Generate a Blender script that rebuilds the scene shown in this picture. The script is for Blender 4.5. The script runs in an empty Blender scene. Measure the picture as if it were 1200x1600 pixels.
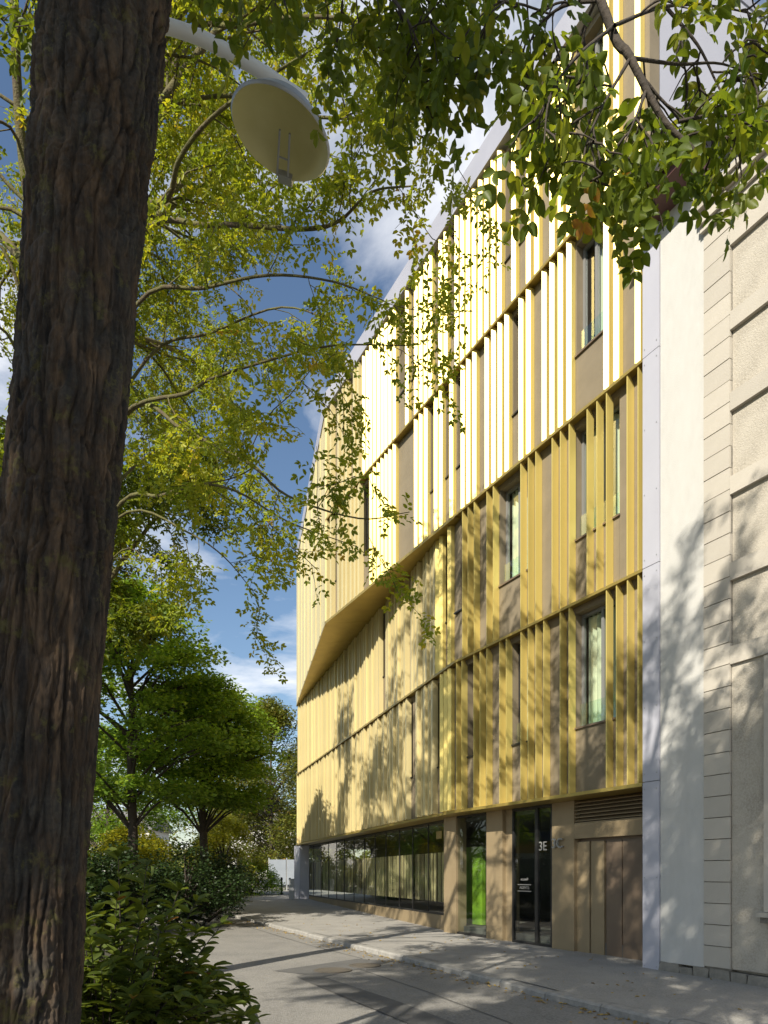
import bpy, bmesh, math, random
import numpy as np
from mathutils import Vector, Matrix
R = math.radians
S = bpy.context.scene
C = S.collection
rnd = random.Random(7)

# ------------------------------------------------------------------ camera, sky, sun, exposure
CAMZ, F, CX, HY = 1.35, 1100.0, 600.0, 1366.0
cam = bpy.data.objects.new('camera', bpy.data.cameras.new('camera')); C.objects.link(cam)
cam.location = (0, 0, CAMZ); cam.rotation_euler = (R(90), 0, 0)
cam.data.sensor_fit = 'VERTICAL'; cam.data.sensor_height = 32.0; cam.data.lens = 32.0 * F / 1600.0
cam.data.shift_y = (HY - 800.0) / 1600.0
cam.data.clip_start = 0.05; cam.data.clip_end = 3000
S.camera = cam
SUN_EL, SUN_H = R(37.0), Vector((0.50, 0.866))          # SUN_H: horizontal travel of the light
S.view_settings.view_transform = 'Standard'; S.view_settings.look = 'None'
S.view_settings.gamma = 1; S.view_settings.use_curve_mapping = False
S.view_settings.exposure = 0.66
sl = bpy.data.lights.new('sun', 'SUN'); sl.energy = 5.0; sl.angle = R(0.53); sl.color = (1.0, 0.93, 0.80)
sun = bpy.data.objects.new('sun', sl); C.objects.link(sun)
sd = Vector((SUN_H.x * math.cos(SUN_EL), SUN_H.y * math.cos(SUN_EL), -math.sin(SUN_EL)))
sun.rotation_euler = sd.to_track_quat('-Z', 'Y').to_euler()
W = bpy.data.worlds.new('World'); S.world = W; W.use_nodes = True
wn, wl = W.node_tree.nodes, W.node_tree.links
for n in list(wn): wn.remove(n)
wo = wn.new('ShaderNodeOutputWorld'); bg = wn.new('ShaderNodeBackground'); bg.inputs['Strength'].default_value = 0.085
sky = wn.new('ShaderNodeTexSky'); sky.sky_type = 'NISHITA'; sky.sun_disc = False
sky.sun_elevation = SUN_EL; sky.sun_rotation = math.atan2(-SUN_H.x, -SUN_H.y)
sky.air_density = 1.25; sky.dust_density = 0.7; sky.ozone_density = 3.2; sky.altitude = 200
geo = wn.new('ShaderNodeTexCoord'); sep = wn.new('ShaderNodeSeparateXYZ'); wl.new(geo.outputs['Generated'], sep.inputs[0])
def wmath(op, a, b=None):
    m = wn.new('ShaderNodeMath'); m.operation = op
    for i, v in enumerate((a, b)):
        if v is None: continue
        if isinstance(v, (int, float)): m.inputs[i].default_value = v
        else: wl.new(v, m.inputs[i])
    return m.outputs[0]
zz = wmath('MAXIMUM', wmath('ADD', sep.outputs['Z'], 0.12), 0.03)
cmb = wn.new('ShaderNodeCombineXYZ'); wl.new(wmath('DIVIDE', sep.outputs['X'], zz), cmb.inputs[0]); wl.new(wmath('DIVIDE', sep.outputs['Y'], zz), cmb.inputs[1])
cn = wn.new('ShaderNodeTexNoise'); cn.inputs['Scale'].default_value = 1.9; cn.inputs['Detail'].default_value = 9; cn.inputs['Roughness'].default_value = 0.58
cn.inputs['Distortion'].default_value = 0.35
mp = wn.new('ShaderNodeMapping'); mp.inputs['Location'].default_value = (3.1, 0.4, 0); wl.new(cmb.outputs[0], mp.inputs[0]); wl.new(mp.outputs[0], cn.inputs['Vector'])
cr = wn.new('ShaderNodeValToRGB'); cr.color_ramp.elements[0].position = 0.48; cr.color_ramp.elements[1].position = 0.68
wl.new(cn.outputs['Fac'], cr.inputs[0])
mixw = wn.new('ShaderNodeMixRGB'); wl.new(wmath('MULTIPLY', cr.outputs[0], 0.85), mixw.inputs[0])
wl.new(sky.outputs[0], mixw.inputs[1]); mixw.inputs[2].default_value = (8.6, 8.7, 9.0, 1)
wl.new(mixw.outputs[0], bg.inputs['Color']); wl.new(bg.outputs[0], wo.inputs[0])

# ------------------------------------------------------------------ helpers
def P(px, py, d): return Vector(((px - CX) / F * d, d, CAMZ + (HY - py) / F * d))
def zg(y): return float(np.interp(y, [-60, 0, 9, 12, 17.4, 24, 32, 45, 70, 120], [-.3, -.17, -.16, -.12, -.08, 0, .13, .45, 1.0, 1.6]))
class MB:
    def __init__(s): s.v = []; s.f = []
    def quad(s, a, b, c, d):
        n = len(s.v); s.v += [tuple(a), tuple(b), tuple(c), tuple(d)]; s.f.append((n, n+1, n+2, n+3)); return s
    def box(s, x0, x1, y0, y1, z0, z1):
        n = len(s.v)
        s.v += [(x0,y0,z0),(x1,y0,z0),(x1,y1,z0),(x0,y1,z0),(x0,y0,z1),(x1,y0,z1),(x1,y1,z1),(x0,y1,z1)]
        s.f += [(n+3,n+2,n+1,n),(n+4,n+5,n+6,n+7),(n,n+1,n+5,n+4),(n+1,n+2,n+6,n+5),(n+2,n+3,n+7,n+6),(n+3,n,n+4,n+7)]
        return s
    def prism_x(s, prof, x0, x1):                        # prof: (y, z) outline, counter-clockwise seen from +x
        n = len(s.v); k = len(prof)
        s.v += [(x0, y, z) for y, z in prof] + [(x1, y, z) for y, z in prof]
        s.f.append(tuple(range(n+k-1, n-1, -1))); s.f.append(tuple(range(n+k, n+2*k)))
        for i in range(k):
            j = (i+1) % k; s.f.append((n+i, n+j, n+k+j, n+k+i))
        return s
    def prism_z(s, prof, z0, z1):
        n = len(s.v); k = len(prof)
        s.v += [(x, y, z0) for x, y in prof] + [(x, y, z1) for x, y in prof]
        s.f.append(tuple(range(n+k-1, n-1, -1))); s.f.append(tuple(range(n+k, n+2*k)))
        for i in range(k):
            j = (i+1) % k; s.f.append((n+i, n+j, n+k+j, n+k+i))
        return s
    def tube(s, pts, rad, sides=6, cap=True):
        pts = [Vector(p) for p in pts]; n0 = len(s.v); up = Vector((0.31, 0.2, 0.93))
        for i, p in enumerate(pts):
            t = (pts[min(i+1, len(pts)-1)] - pts[max(i-1, 0)]).normalized()
            a = t.cross(up)
            if a.length < .05: a = t.cross(Vector((1, 0, 0)))
            a.normalize(); b = t.cross(a)
            r = rad[i] if hasattr(rad, '__len__') else rad
            for k in range(sides):
                q = 2*math.pi*k/sides; s.v.append(tuple(p + a*(r*math.cos(q)) + b*(r*math.sin(q))))
        for i in range(len(pts)-1):
            for k in range(sides):
                k2 = (k+1) % sides; o = n0 + i*sides
                s.f.append((o+k, o+k2, o+sides+k2, o+sides+k))
        if cap:
            s.f.append(tuple(n0+k for k in range(sides))[::-1]); o = n0+(len(pts)-1)*sides; s.f.append(tuple(o+k for k in range(sides)))
        return s
    def mesh(s, name, mat, smooth=False):
        me = bpy.data.meshes.new(name); me.from_pydata(s.v, [], s.f); me.materials.append(mat)
        if smooth: me.polygons.foreach_set('use_smooth', [True]*len(me.polygons))
        me.update(); return me
def link(name, me, parent=None, loc=(0,0,0), rotz=0):
    o = bpy.data.objects.new(name, me); C.objects.link(o); o.parent = parent
    o.location = loc; o.rotation_euler = (0, 0, rotz); return o
def tag(o, label=None, cat=None, group=None, kind=None):
    for k, v in (('label', label), ('category', cat), ('group', group), ('kind', kind)):
        if v: o[k] = v
    return o
def thing(name, label, cat, loc=(0,0,0), group=None, rotz=0):
    o = bpy.data.objects.new(name, None); C.objects.link(o); o.location = loc; o.rotation_euler = (0,0,rotz); o.empty_display_size = .2
    return tag(o, label, cat, group)
def lathe(prof, n=32):
    m = MB(); k = len(prof)
    for i in range(n):
        a = 2*math.pi*i/n
        m.v += [(r*math.cos(a), r*math.sin(a), z) for r, z in prof]
    for i in range(n):
        j = (i+1) % n
        for q in range(k-1): m.f.append((i*k+q, j*k+q, j*k+q+1, i*k+q+1))
    return m

# ------------------------------------------------------------------ materials
def mat(name, col, rough=.6, metal=0.0, var=None, scale=6, bump=0, bscale=40, spec=.5, stretch=None, var2=None, scale2=60, orand=0):
    m = bpy.data.materials.new(name); m.use_nodes = True; nt = m.node_tree; b = nt.nodes['Principled BSDF']
    b.inputs['Base Color'].default_value = (*col, 1); b.inputs['Roughness'].default_value = rough; b.inputs['Metallic'].default_value = metal
    b.inputs['Specular IOR Level'].default_value = spec
    tc = nt.nodes.new('ShaderNodeTexCoord'); vec = tc.outputs['Object']
    if stretch:
        mpn = nt.nodes.new('ShaderNodeMapping'); mpn.inputs['Scale'].default_value = stretch; nt.links.new(vec, mpn.inputs[0]); vec = mpn.outputs[0]
    cur = None
    for v, sc in ((var, scale), (var2, scale2)):
        if not v: continue
        n = nt.nodes.new('ShaderNodeTexNoise'); n.inputs['Scale'].default_value = sc; n.inputs['Detail'].default_value = 6; n.inputs['Roughness'].default_value = .6
        nt.links.new(vec, n.inputs['Vector'])
        r = nt.nodes.new('ShaderNodeValToRGB'); r.color_ramp.elements[0].position = .35; r.color_ramp.elements[1].position = .68
        nt.links.new(n.outputs['Fac'], r.inputs[0])
        mx = nt.nodes.new('ShaderNodeMixRGB'); nt.links.new(r.outputs[0], mx.inputs[0])
        if cur is None: mx.inputs[1].default_value = (*col, 1)
        else: nt.links.new(cur, mx.inputs[1])
        mx.inputs[2].default_value = (*v, 1); cur = mx.outputs[0]
    if orand:                                           # every piece has its own slight tone
        oi = nt.nodes.new('ShaderNodeObjectInfo'); mr = nt.nodes.new('ShaderNodeMapRange'); nt.links.new(oi.outputs['Random'], mr.inputs['Value'])
        mr.inputs['To Min'].default_value = 1-orand; mr.inputs['To Max'].default_value = 1+orand*.6
        vm = nt.nodes.new('ShaderNodeVectorMath'); vm.operation = 'SCALE'; nt.links.new(mr.outputs[0], vm.inputs['Scale'])
        if cur is None: vm.inputs[0].default_value = col
        else: nt.links.new(cur, vm.inputs[0])
        cur = vm.outputs[0]
    if cur is not None: nt.links.new(cur, b.inputs['Base Color'])
    if bump:
        n = nt.nodes.new('ShaderNodeTexNoise'); n.inputs['Scale'].default_value = bscale; n.inputs['Detail'].default_value = 5; nt.links.new(vec, n.inputs['Vector'])
        bn = nt.nodes.new('ShaderNodeBump'); bn.inputs['Strength'].default_value = bump; bn.inputs['Distance'].default_value = .02
        nt.links.new(n.outputs['Fac'], bn.inputs['Height']); nt.links.new(bn.outputs[0], b.inputs['Normal'])
    return m
def glass(name, tint=(.75,.85,.82), refl=1.0, slope=.75):
    m = bpy.data.materials.new(name); m.use_nodes = True; nt = m.node_tree; nt.nodes.remove(nt.nodes['Principled BSDF']); out = nt.nodes['Material Output']
    t = nt.nodes.new('ShaderNodeBsdfTransparent'); t.inputs[0].default_value = (*tint, 1)
    g = nt.nodes.new('ShaderNodeBsdfGlossy'); g.inputs['Roughness'].default_value = .01; g.inputs[0].default_value = (refl, refl, refl, 1)
    lw_ = nt.nodes.new('ShaderNodeLayerWeight'); lw_.inputs[0].default_value = .5
    pw_ = nt.nodes.new('ShaderNodeMath'); pw_.operation = 'POWER'; nt.links.new(lw_.outputs['Facing'], pw_.inputs[0]); pw_.inputs[1].default_value = 4
    fr = nt.nodes.new('ShaderNodeMath'); fr.operation = 'MULTIPLY_ADD'; nt.links.new(pw_.outputs[0], fr.inputs[0]); fr.inputs[1].default_value = slope; fr.inputs[2].default_value = .075
    mx = nt.nodes.new('ShaderNodeMixShader'); nt.links.new(fr.outputs[0], mx.inputs[0]); nt.links.new(t.outputs[0], mx.inputs[1]); nt.links.new(g.outputs[0], mx.inputs[2])
    nt.links.new(mx.outputs[0], out.inputs[0]); return m
def leafmat(name, cols, trans=.45, rough=.45):
    """leaf colour varies leaf by leaf along the 'tint' attribute"""
    m = bpy.data.materials.new(name); m.use_nodes = True; nt = m.node_tree; b = nt.nodes['Principled BSDF']; out = nt.nodes['Material Output']
    at = nt.nodes.new('ShaderNodeAttribute'); at.attribute_name = 'tint'
    r = nt.nodes.new('ShaderNodeValToRGB'); el = r.color_ramp.elements
    while len(el) < len(cols): el.new(.5)
    for i, (p, c) in enumerate(cols): el[i].position = p; el[i].color = (*c, 1)
    nt.links.new(at.outputs['Fac'], r.inputs[0]); nt.links.new(r.outputs[0], b.inputs['Base Color']); b.inputs['Roughness'].default_value = rough
    b.inputs['Specular IOR Level'].default_value = .35
    tl = nt.nodes.new('ShaderNodeBsdfTranslucent')
    mm = nt.nodes.new('ShaderNodeMixRGB'); mm.blend_type = 'MULTIPLY'; mm.inputs[0].default_value = 1; mm.inputs[2].default_value = (1.5, 1.35, .6, 1)
    nt.links.new(r.outputs[0], mm.inputs[1]); nt.links.new(mm.outputs[0], tl.inputs[0])
    mx = nt.nodes.new('ShaderNodeMixShader'); mx.inputs[0].default_value = trans; nt.links.new(b.outputs[0], mx.inputs[1]); nt.links.new(tl.outputs[0], mx.inputs[2])
    nt.links.new(mx.outputs[0], out.inputs[0]); return m
M = {}
M['gold_matte'] = mat('gold coated panel', (.71,.60,.31), .42, .2, var=(.65,.545,.27), scale=2.2, stretch=(1,1,.25), orand=.09)
M['gold'] = mat('gold anodised metal', (.75,.60,.19), .45, .46, var=(.69,.545,.155), scale=2.2, stretch=(1,1,.25), orand=.10)
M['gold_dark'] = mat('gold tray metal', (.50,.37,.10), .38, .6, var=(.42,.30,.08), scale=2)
M['brown'] = mat('taupe facade board', (.215,.175,.115), .8, 0, var=(.185,.15,.097), scale=3, bump=.12, bscale=120)
M['bronze'] = mat('bronze ground floor panel', (.30,.23,.135), .55, .15, var=(.25,.19,.11), scale=1.5, bump=.05, bscale=90)
M['bronze_dark'] = mat('dark bronze gate', (.17,.125,.085), .5, .15, var=(.14,.10,.07), scale=1.5)
M['frame'] = mat('dark window frame', (.035,.034,.033), .4, .3)
M['frame_grey'] = mat('grey window frame', (.22,.22,.21), .4, .2)
M['glass'] = glass('window glass'); M['glass_dark'] = glass('shopfront glass', (.80,.86,.83), 1.0, .5)
M['guard'] = glass('glass guard', (.82,.95,.90))
M['curtain'] = mat('cream curtain', (.72,.66,.50), .9, 0, var=(.64,.58,.42), scale=4, stretch=(8,8,.2))
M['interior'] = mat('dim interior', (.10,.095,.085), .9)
M['green'] = mat('green interior wall', (.22,.37,.025), .6, var=(.10,.20,.02), scale=2.5)
M['slat'] = mat('pale bronze slat', (.56,.46,.26), .5, .1, var=(.50,.41,.22), scale=3)
M['coping'] = mat('grey roof coping', (.40,.40,.45), .5, .2, var=(.36,.36,.41), scale=1)
M['clad'] = mat('white cladding panel', (.43,.43,.48), .5, .05, var=(.40,.40,.45), scale=1.2, bump=.03, bscale=60)
M['render'] = mat('white wall render', (.50,.49,.46), .85, 0, var=(.455,.445,.415), scale=1.6, bump=.25, bscale=130, stretch=(1,1,.35), var2=(.515,.505,.475), scale2=9)
M['stone'] = mat('pale smooth stone', (.48,.44,.375), .8, 0, var=(.42,.385,.325), scale=1.6, bump=.2, bscale=70, orand=.10)
M['rough'] = mat('roughcast panel', (.44,.40,.335), .9, 0, var=(.29,.26,.21), scale=45, bump=.45, bscale=55, var2=(.47,.43,.36), scale2=2)
M['rubble'] = mat('rubble stone', (.26,.24,.20), .9, 0, var=(.16,.15,.13), scale=8, bump=.8, bscale=25)
M['eave'] = mat('brown red eave board', (.085,.035,.03), .55)
M['zinc'] = mat('zinc gutter', (.42,.43,.44), .35, .7, var=(.34,.35,.36), scale=5)
M['slate'] = mat('slate roof', (.085,.085,.095), .6, 0, var=(.06,.06,.07), scale=9, bump=.3, bscale=12)
M['asphalt'] = mat('asphalt', (.215,.20,.175), .92, 0, var=(.13,.122,.108), scale=1.3, bump=1.0, bscale=70, var2=(.27,.26,.24), scale2=38)
M['patch'] = mat('dark asphalt patch', (.155,.15,.14), .9, 0, var=(.11,.107,.10), scale=2, bump=.9, bscale=130, var2=(.10,.098,.095), scale2=95)
M['pave'] = mat('pale pavement', (.285,.268,.235), .92, 0, var=(.195,.184,.163), scale=1.6, bump=.8, bscale=70, var2=(.33,.315,.29), scale2=42)
M['kerb'] = mat('granite kerb', (.33,.315,.285), .85, 0, var=(.22,.21,.19), scale=9, bump=.6, bscale=50)
M['soil'] = mat('bed soil', (.05,.04,.027), .95, 0, var=(.03,.035,.016), scale=4, bump=1, bscale=30)
M['groundm'] = mat('far ground', (.07,.075,.04), .95, 0, var=(.05,.06,.025), scale=.3)
M['iron'] = mat('cast iron', (.10,.092,.08), .7, .3, var=(.14,.115,.085), scale=20, bump=.5, bscale=60)
M['black'] = mat('black paint', (.02,.02,.022), .4)
M['grey'] = mat('grey painted metal', (.30,.31,.32), .45, .2)
M['white'] = mat('white lamp paint', (.74,.75,.77), .4)
M['lampin'] = mat('aged cream reflector', (.56,.53,.26), .45, .0, var=(.48,.45,.20), scale=3)
M['moss'] = mat('mossy bark', (.085,.062,.04), .95, 0, var=(.12,.12,.03), scale=5, bump=.9, bscale=45)
M['twig'] = mat('dark twig bark', (.055,.042,.03), .9, 0, var=(.035,.027,.02), scale=20, bump=.5, bscale=60)
M['hoard'] = mat('pale hoarding panel', (.25,.28,.32), .6, var=(.22,.25,.29), scale=2)
M['housew'] = mat('pale house wall', (.62,.60,.56), .8); M['tile'] = mat('far roof tile', (.16,.155,.15), .8)
M['sign'] = mat('sign lettering grey', (.30,.30,.29), .4, .3); M['orange'] = mat('orange notice', (.50,.30,.15), .6)
M['blue'] = mat('blue awning band', (.03,.10,.35), .5); M['yellow'] = mat('yellow fascia', (.60,.36,.03), .5)
M['leaf'] = leafmat('locust leaf', [(0,(.06,.10,.012)),(.45,(.11,.155,.016)),(.8,(.20,.22,.02)),(.95,(.34,.27,.02)),(1,(.28,.13,.02))], .58)
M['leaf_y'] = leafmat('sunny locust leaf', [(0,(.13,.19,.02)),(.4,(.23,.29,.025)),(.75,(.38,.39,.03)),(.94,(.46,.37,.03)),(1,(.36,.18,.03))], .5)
M['leaf_d'] = leafmat('dark maple leaf', [(0,(.075,.15,.018)),(.5,(.16,.27,.03)),(1,(.29,.38,.04))], .45)
M['leaf_o'] = leafmat('olive leaf', [(0,(.08,.105,.018)),(.5,(.14,.165,.028)),(.85,(.21,.19,.035)),(1,(.28,.16,.04))], .35)
M['leaf_g'] = leafmat('yellow shrub leaf', [(0,(.14,.17,.015)),(.5,(.26,.27,.02)),(1,(.42,.36,.03))], .5)
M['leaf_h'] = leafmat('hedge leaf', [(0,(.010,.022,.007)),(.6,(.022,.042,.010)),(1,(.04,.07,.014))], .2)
M['leaf_s'] = leafmat('shrub leaf', [(0,(.06,.09,.016)),(.55,(.115,.155,.024)),(.93,(.20,.235,.04)),(1,(.28,.10,.03))], .45, .55)
M['litter'] = leafmat('dry fallen leaf', [(0,(.22,.13,.04)),(.5,(.40,.28,.06)),(1,(.35,.20,.07))], .2)
# bark of the big trunk
def barkmat():
    m = mat('furrowed bark', (.075,.050,.033), .95, 0, stretch=(1,1,.22)); nt = m.node_tree; b = nt.nodes['Principled BSDF']
    tc = nt.nodes.new('ShaderNodeTexCoord'); mpn = nt.nodes.new('ShaderNodeMapping'); mpn.inputs['Scale'].default_value = (1,1,.2); nt.links.new(tc.outputs['Object'], mpn.inputs[0])
    def noise(sc, det, v, rough=.65):
        n = nt.nodes.new('ShaderNodeTexNoise'); n.inputs['Scale'].default_value = sc; n.inputs['Detail'].default_value = det; n.inputs['Roughness'].default_value = rough; nt.links.new(v, n.inputs['Vector']); return n.outputs['Fac']
    def ramp(f, a, b2, ca, cb):
        r = nt.nodes.new('ShaderNodeValToRGB'); r.color_ramp.elements[0].position = a; r.color_ramp.elements[1].position = b2; r.color_ramp.elements[0].color = (*ca,1); r.color_ramp.elements[1].color = (*cb,1); nt.links.new(f, r.inputs[0]); return r.outputs[0]
    base = ramp(noise(26, 8, mpn.outputs[0]), .36, .66, (.028,.022,.017), (.155,.110,.070))
    mpl = nt.nodes.new('ShaderNodeMapping'); mpl.inputs['Scale'].default_value = (1,1,.07); nt.links.new(tc.outputs['Object'], mpl.inputs[0])
    strk = ramp(noise(13, 5, mpl.outputs[0]), .42, .60, (.45,.42,.42), (1.25,1.08,.9))
    mxs = nt.nodes.new('ShaderNodeMixRGB'); mxs.blend_type = 'MULTIPLY'; mxs.inputs[0].default_value = 1; nt.links.new(base, mxs.inputs[1]); nt.links.new(strk, mxs.inputs[2]); base = mxs.outputs[0]
    pat = ramp(noise(3.2, 6, tc.outputs['Object']), .46, .62, (0,0,0), (1,1,1))
    gry = ramp(noise(60, 6, tc.outputs['Object']), .35, .7, (.035,.036,.036), (.11,.098,.072))
    mx = nt.nodes.new('ShaderNodeMixRGB'); mul = nt.nodes.new('ShaderNodeMath'); mul.operation = 'MULTIPLY'; mul.inputs[1].default_value = .6; nt.links.new(pat, mul.inputs[0]); nt.links.new(mul.outputs[0], mx.inputs[0]); nt.links.new(base, mx.inputs[1]); nt.links.new(gry, mx.inputs[2])
    lich = ramp(noise(7.5, 9, tc.outputs['Object'], .75), .56, .63, (0,0,0), (1,1,1))
    mx2 = nt.nodes.new('ShaderNodeMixRGB'); mul2 = nt.nodes.new('ShaderNodeMath'); mul2.operation = 'MULTIPLY'; mul2.inputs[1].default_value = .55; nt.links.new(lich, mul2.inputs[0]); nt.links.new(mul2.outputs[0], mx2.inputs[0]); nt.links.new(mx.outputs[0], mx2.inputs[1]); mx2.inputs[2].default_value = (.17,.15,.04,1)
    nt.links.new(mx2.outputs[0], b.inputs['Base Color'])
    bn = nt.nodes.new('ShaderNodeBump'); bn.inputs['Strength'].default_value = 1; bn.inputs['Distance'].default_value = .02; nt.links.new(noise(90, 10, mpn.outputs[0], .8), bn.inputs['Height']); nt.links.new(bn.outputs[0], b.inputs['Normal'])
    return m
M['bark'] = barkmat()

# ------------------------------------------------------------------ facade geometry
A, Bp, Cc, D = Vector((4.125, 11.22)), Vector((1.61, 16.1)), Vector((-1.89, 22.9)), Vector((-4.25, 34.2))
L1, L2, L3, L4, LT, LC = 2.81, 6.22, 9.56, 12.90, 16.45, 17.0
class Facet:                                            # s runs leftwards (away from the camera) from the right end
    def __init__(f, a, b):
        f.a = a; f.len = (b-a).length; f.u = (b-a).normalized(); f.n = Vector((f.u.y, -f.u.x)); f.rot = math.atan2(-f.u.y, -f.u.x)
        # local x = -s, local y = inward
    def s(f, px, inset=0.0):
        k = (px-CX)/F; p = f.a + f.n*inset
        return (k*p.y - p.x)/(f.u.x - k*f.u.y)
    def pt(f, s, inset=0.0, z=0.0):
        p = f.a + f.u*s + f.n*inset; return Vector((p.x, p.y, z))
fAC, fAB, fBD, fCD = Facet(A, Cc), Facet(A, Bp), Facet(Bp, D), Facet(Cc, D)

# ------------------------------------------------------------------ ground, road, pavement, kerb
YS = [-30,-15,-6,0,3,5,7,9,10.5,12,14,16,17.4,19,21,24,27,30,32,36,40,45,55,70,100]
def kx(y): return 2.99 - .49*(y-7.47)
def bedx(y): return (-1.3 - .49*(y-7.5)) if y > 7.5 else -1.3
def sheet(name, xl, xr, dz, m, nx=2, ys=YS):
    b = MB(); n = nx+1
    for y in ys:
        for i in range(n): b.v.append((xl(y) + (xr(y)-xl(y))*i/nx, y, zg(y)+dz))
    for j in range(len(ys)-1):
        for i in range(nx): o = j*n+i; b.f.append((o, o+1, o+n+1, o+n))
    return tag(link(name, b.mesh(name, m)), kind='structure')
g = MB().quad((-900,-400,-1.2),(900,-400,-1.2),(900,1500,-1.2),(-900,1500,-1.2))
tag(link('ground', g.mesh('ground', M['groundm'])), kind='structure')
sheet('road', lambda y: bedx(y)-.05, lambda y: kx(y)+.05, -.09, M['asphalt'], 4)
sheet('pavement', lambda y: kx(y)+.10, lambda y: kx(y)+16, .0, M['pave'], 4)
sheet('planting_bed', lambda y: -60, lambda y: bedx(y)-.1, .03, M['soil'], 6)
bpatch = MB()
def zr(x, y): return zg(y)-.085
for pts in ([(-.9,10.8),(.2,12.6),(-.5,12.9),(-1.8,11.4)], [(1.0,7.0),(.2,8.8),(-1.15,11.2),(-1.35,10.8),(.9,6.2)]):
    n = len(bpatch.v); bpatch.v += [(x, y, zr(x,y)) for x, y in pts]; bpatch.f.append(tuple(range(n, n+len(pts))))
def seam(pts, w=.022):
    for a, b in zip(pts[:-1], pts[1:]):
        a, b = Vector(a), Vector(b); q = (b-a).normalized(); q = Vector((-q.y, q.x))*w*.5; n = len(bpatch.v)
        bpatch.v += [(p.x, p.y, zr(p.x, p.y)) for p in (a-q, b-q, b+q, a+q)]; bpatch.f.append((n, n+1, n+2, n+3))
seam([(1.9,5.0),(1.35,7.6),(.55,9.6),(-.6,12.0)]); seam([(-1.15,11.3),(-.4,12.95),(-1.6,15.2),(-3.4,19.0),(-5.2,22.5)]); seam([(-.5,12.9),(.25,12.5),(.9,11.4)])
tag(link('asphalt_patch', bpatch.mesh('asphalt_patch', M['patch'])), kind='structure')
kerb = thing('kerb', None, None, (kx(7.5), 7.5, zg(7.5))); tag(kerb, kind='structure')
kdir = Vector((-.49, 1)).normalized(); krot = math.atan2(kdir.y, kdir.x)
kmesh = []
for v in range(4):
    j = lambda a: rnd.uniform(-a, a)
    L = .972
    b = MB(); prof = [(-.16,-.30),(-.16,-.004),(.10,.004+j(.006)),(.135,-.02+j(.006)),(.15,-.30)]
    b.prism_x(prof[::-1] if False else [(y, z) for y, z in prof], 0, L); kmesh.append(b.mesh('kerb_stone', M['kerb']))
yy = 2.0
while yy < 40:
    p = Vector((kx(yy), yy)); slope = (zg(yy+.89)-zg(yy))
    o = link('kerb_stone', kmesh[rnd.randrange(4)], kerb, (p.x-kerb.location.x, p.y-kerb.location.y, zg(yy)-kerb.location.z+rnd.uniform(-.012,.010)))
    o.rotation_euler = (0, -math.atan(slope), krot + rnd.uniform(-.006,.006)); yy += .99*kdir.y
bedk = MB()
for i in range(34):
    y0 = -4+i*1.0; x0, x1 = bedx(y0), bedx(y0+.97)
    n = len(bedk.v)
    for (x, y) in ((x0, y0), (x1, y0+.97)):
        z = zg(y); bedk.v += [(x-.12, y, z-.2), (x, y, z-.2), (x, y, z+.02), (x-.12, y, z+.035)]
    bedk.f += [(n,n+1,n+2,n+3),(n+7,n+6,n+5,n+4),(n+1,n+5,n+6,n+2),(n+2,n+6,n+7,n+3),(n+3,n+7,n+4,n)]
tag(link('bed_edging', bedk.mesh('bed_edging', M['kerb'])), kind='structure')

# ------------------------------------------------------------------ gold building
GL = Vector((A.x, A.y, zg(A.y)))
gb = thing('apartment_building', 'gold metal finned apartment block with folded overhang along the pavement', 'building', GL)
def at(f, s, inset, z): return f.pt(s, inset, z) - GL
DEP, WALL = .15, .155
# fins: one mesh per kind and storey, shared
def fin_box(w, h):
    if w > .17: prof = [(0,.03),(w,0),(w,DEP),(0,DEP)]
    else: prof = [(0,0),(w*.46,w*.43),(w*.50,DEP),(0,DEP)]      # folded sheet: slanted face, then a flank
    return MB().prism_z(prof, .035, h-.03).box(w*.1, w*.35, .08, .11, -.01, .04).mesh('fin', M['gold_matte' if w > .17 else 'gold'])
def fin_blade(h):
    t = .022; prof = [(0,0),(DEP,0),(DEP,h-.16),(DEP*.8,h-.10),(DEP*.5,h-.035),(.02,h-.004),(0,h-.004)]
    return MB().prism_x(prof, 0, t).mesh('fin', M['gold'])
ROWH = {1: L2-L1-.03, 2: L3-L2-.03, 3: L4-L3-.03, 4: LT-L4-.01}
ROWZ = {1: L1, 2: L2, 3: L3, 4: L4}
mesh_cache = {}
def fin(f, row, s, w=None, inset=0.0):
    key = (row, None if w is None else round(w, 3))
    if key not in mesh_cache: mesh_cache[key] = fin_blade(ROWH[row]) if w is None else fin_box(w, ROWH[row])
    link('fin', mesh_cache[key], gb, at(f, s, inset, ROWZ[row]), f.rot)
for px in (712.6,721,739.6,749.3,759.7,780,790.3,813.2,824.5,836.6,848.8,874.4,888.3,946.6,962.3,979.4,996): fin(fAB, 1, fAB.s(px))
for px in (722,730.6,740.3,760,770,813,824.7,836.4,861.9,874.8,888.5,916.5,931.7,946.7,979,996): fin(fAB, 2, fAB.s(px))
row3 = (507,514,525.6,532,538,545,551,557,577,582.8,588.8,594.7,600.7,606.8,613.5,647,654.6,662.5,678,685.8,702,719.8,728.5,738,757.3,767.6,777.6,788.3,810.3,822,846.4,858.6,871.7,885,942.8,958.4,991.8)
row4 = (507,514,525.6,532,538,550,556,566,571.5,577,582.8,588.8,594.7,600.6,606.8,613.5,633.2,647,654.6,662.2,669.5,685.2,693.4,710.2,719,728,737.4,747,756.6,767,777,799,822,834.8,858.7,871.8,885,942.8,958.4,991.6)
for px in row3: fin(fAC, 3, fAC.s(px), .14 if px > 560 else .19)
for px in row4: fin(fAC, 4, fAC.s(px), .14 if px > 560 else .19)
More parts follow.
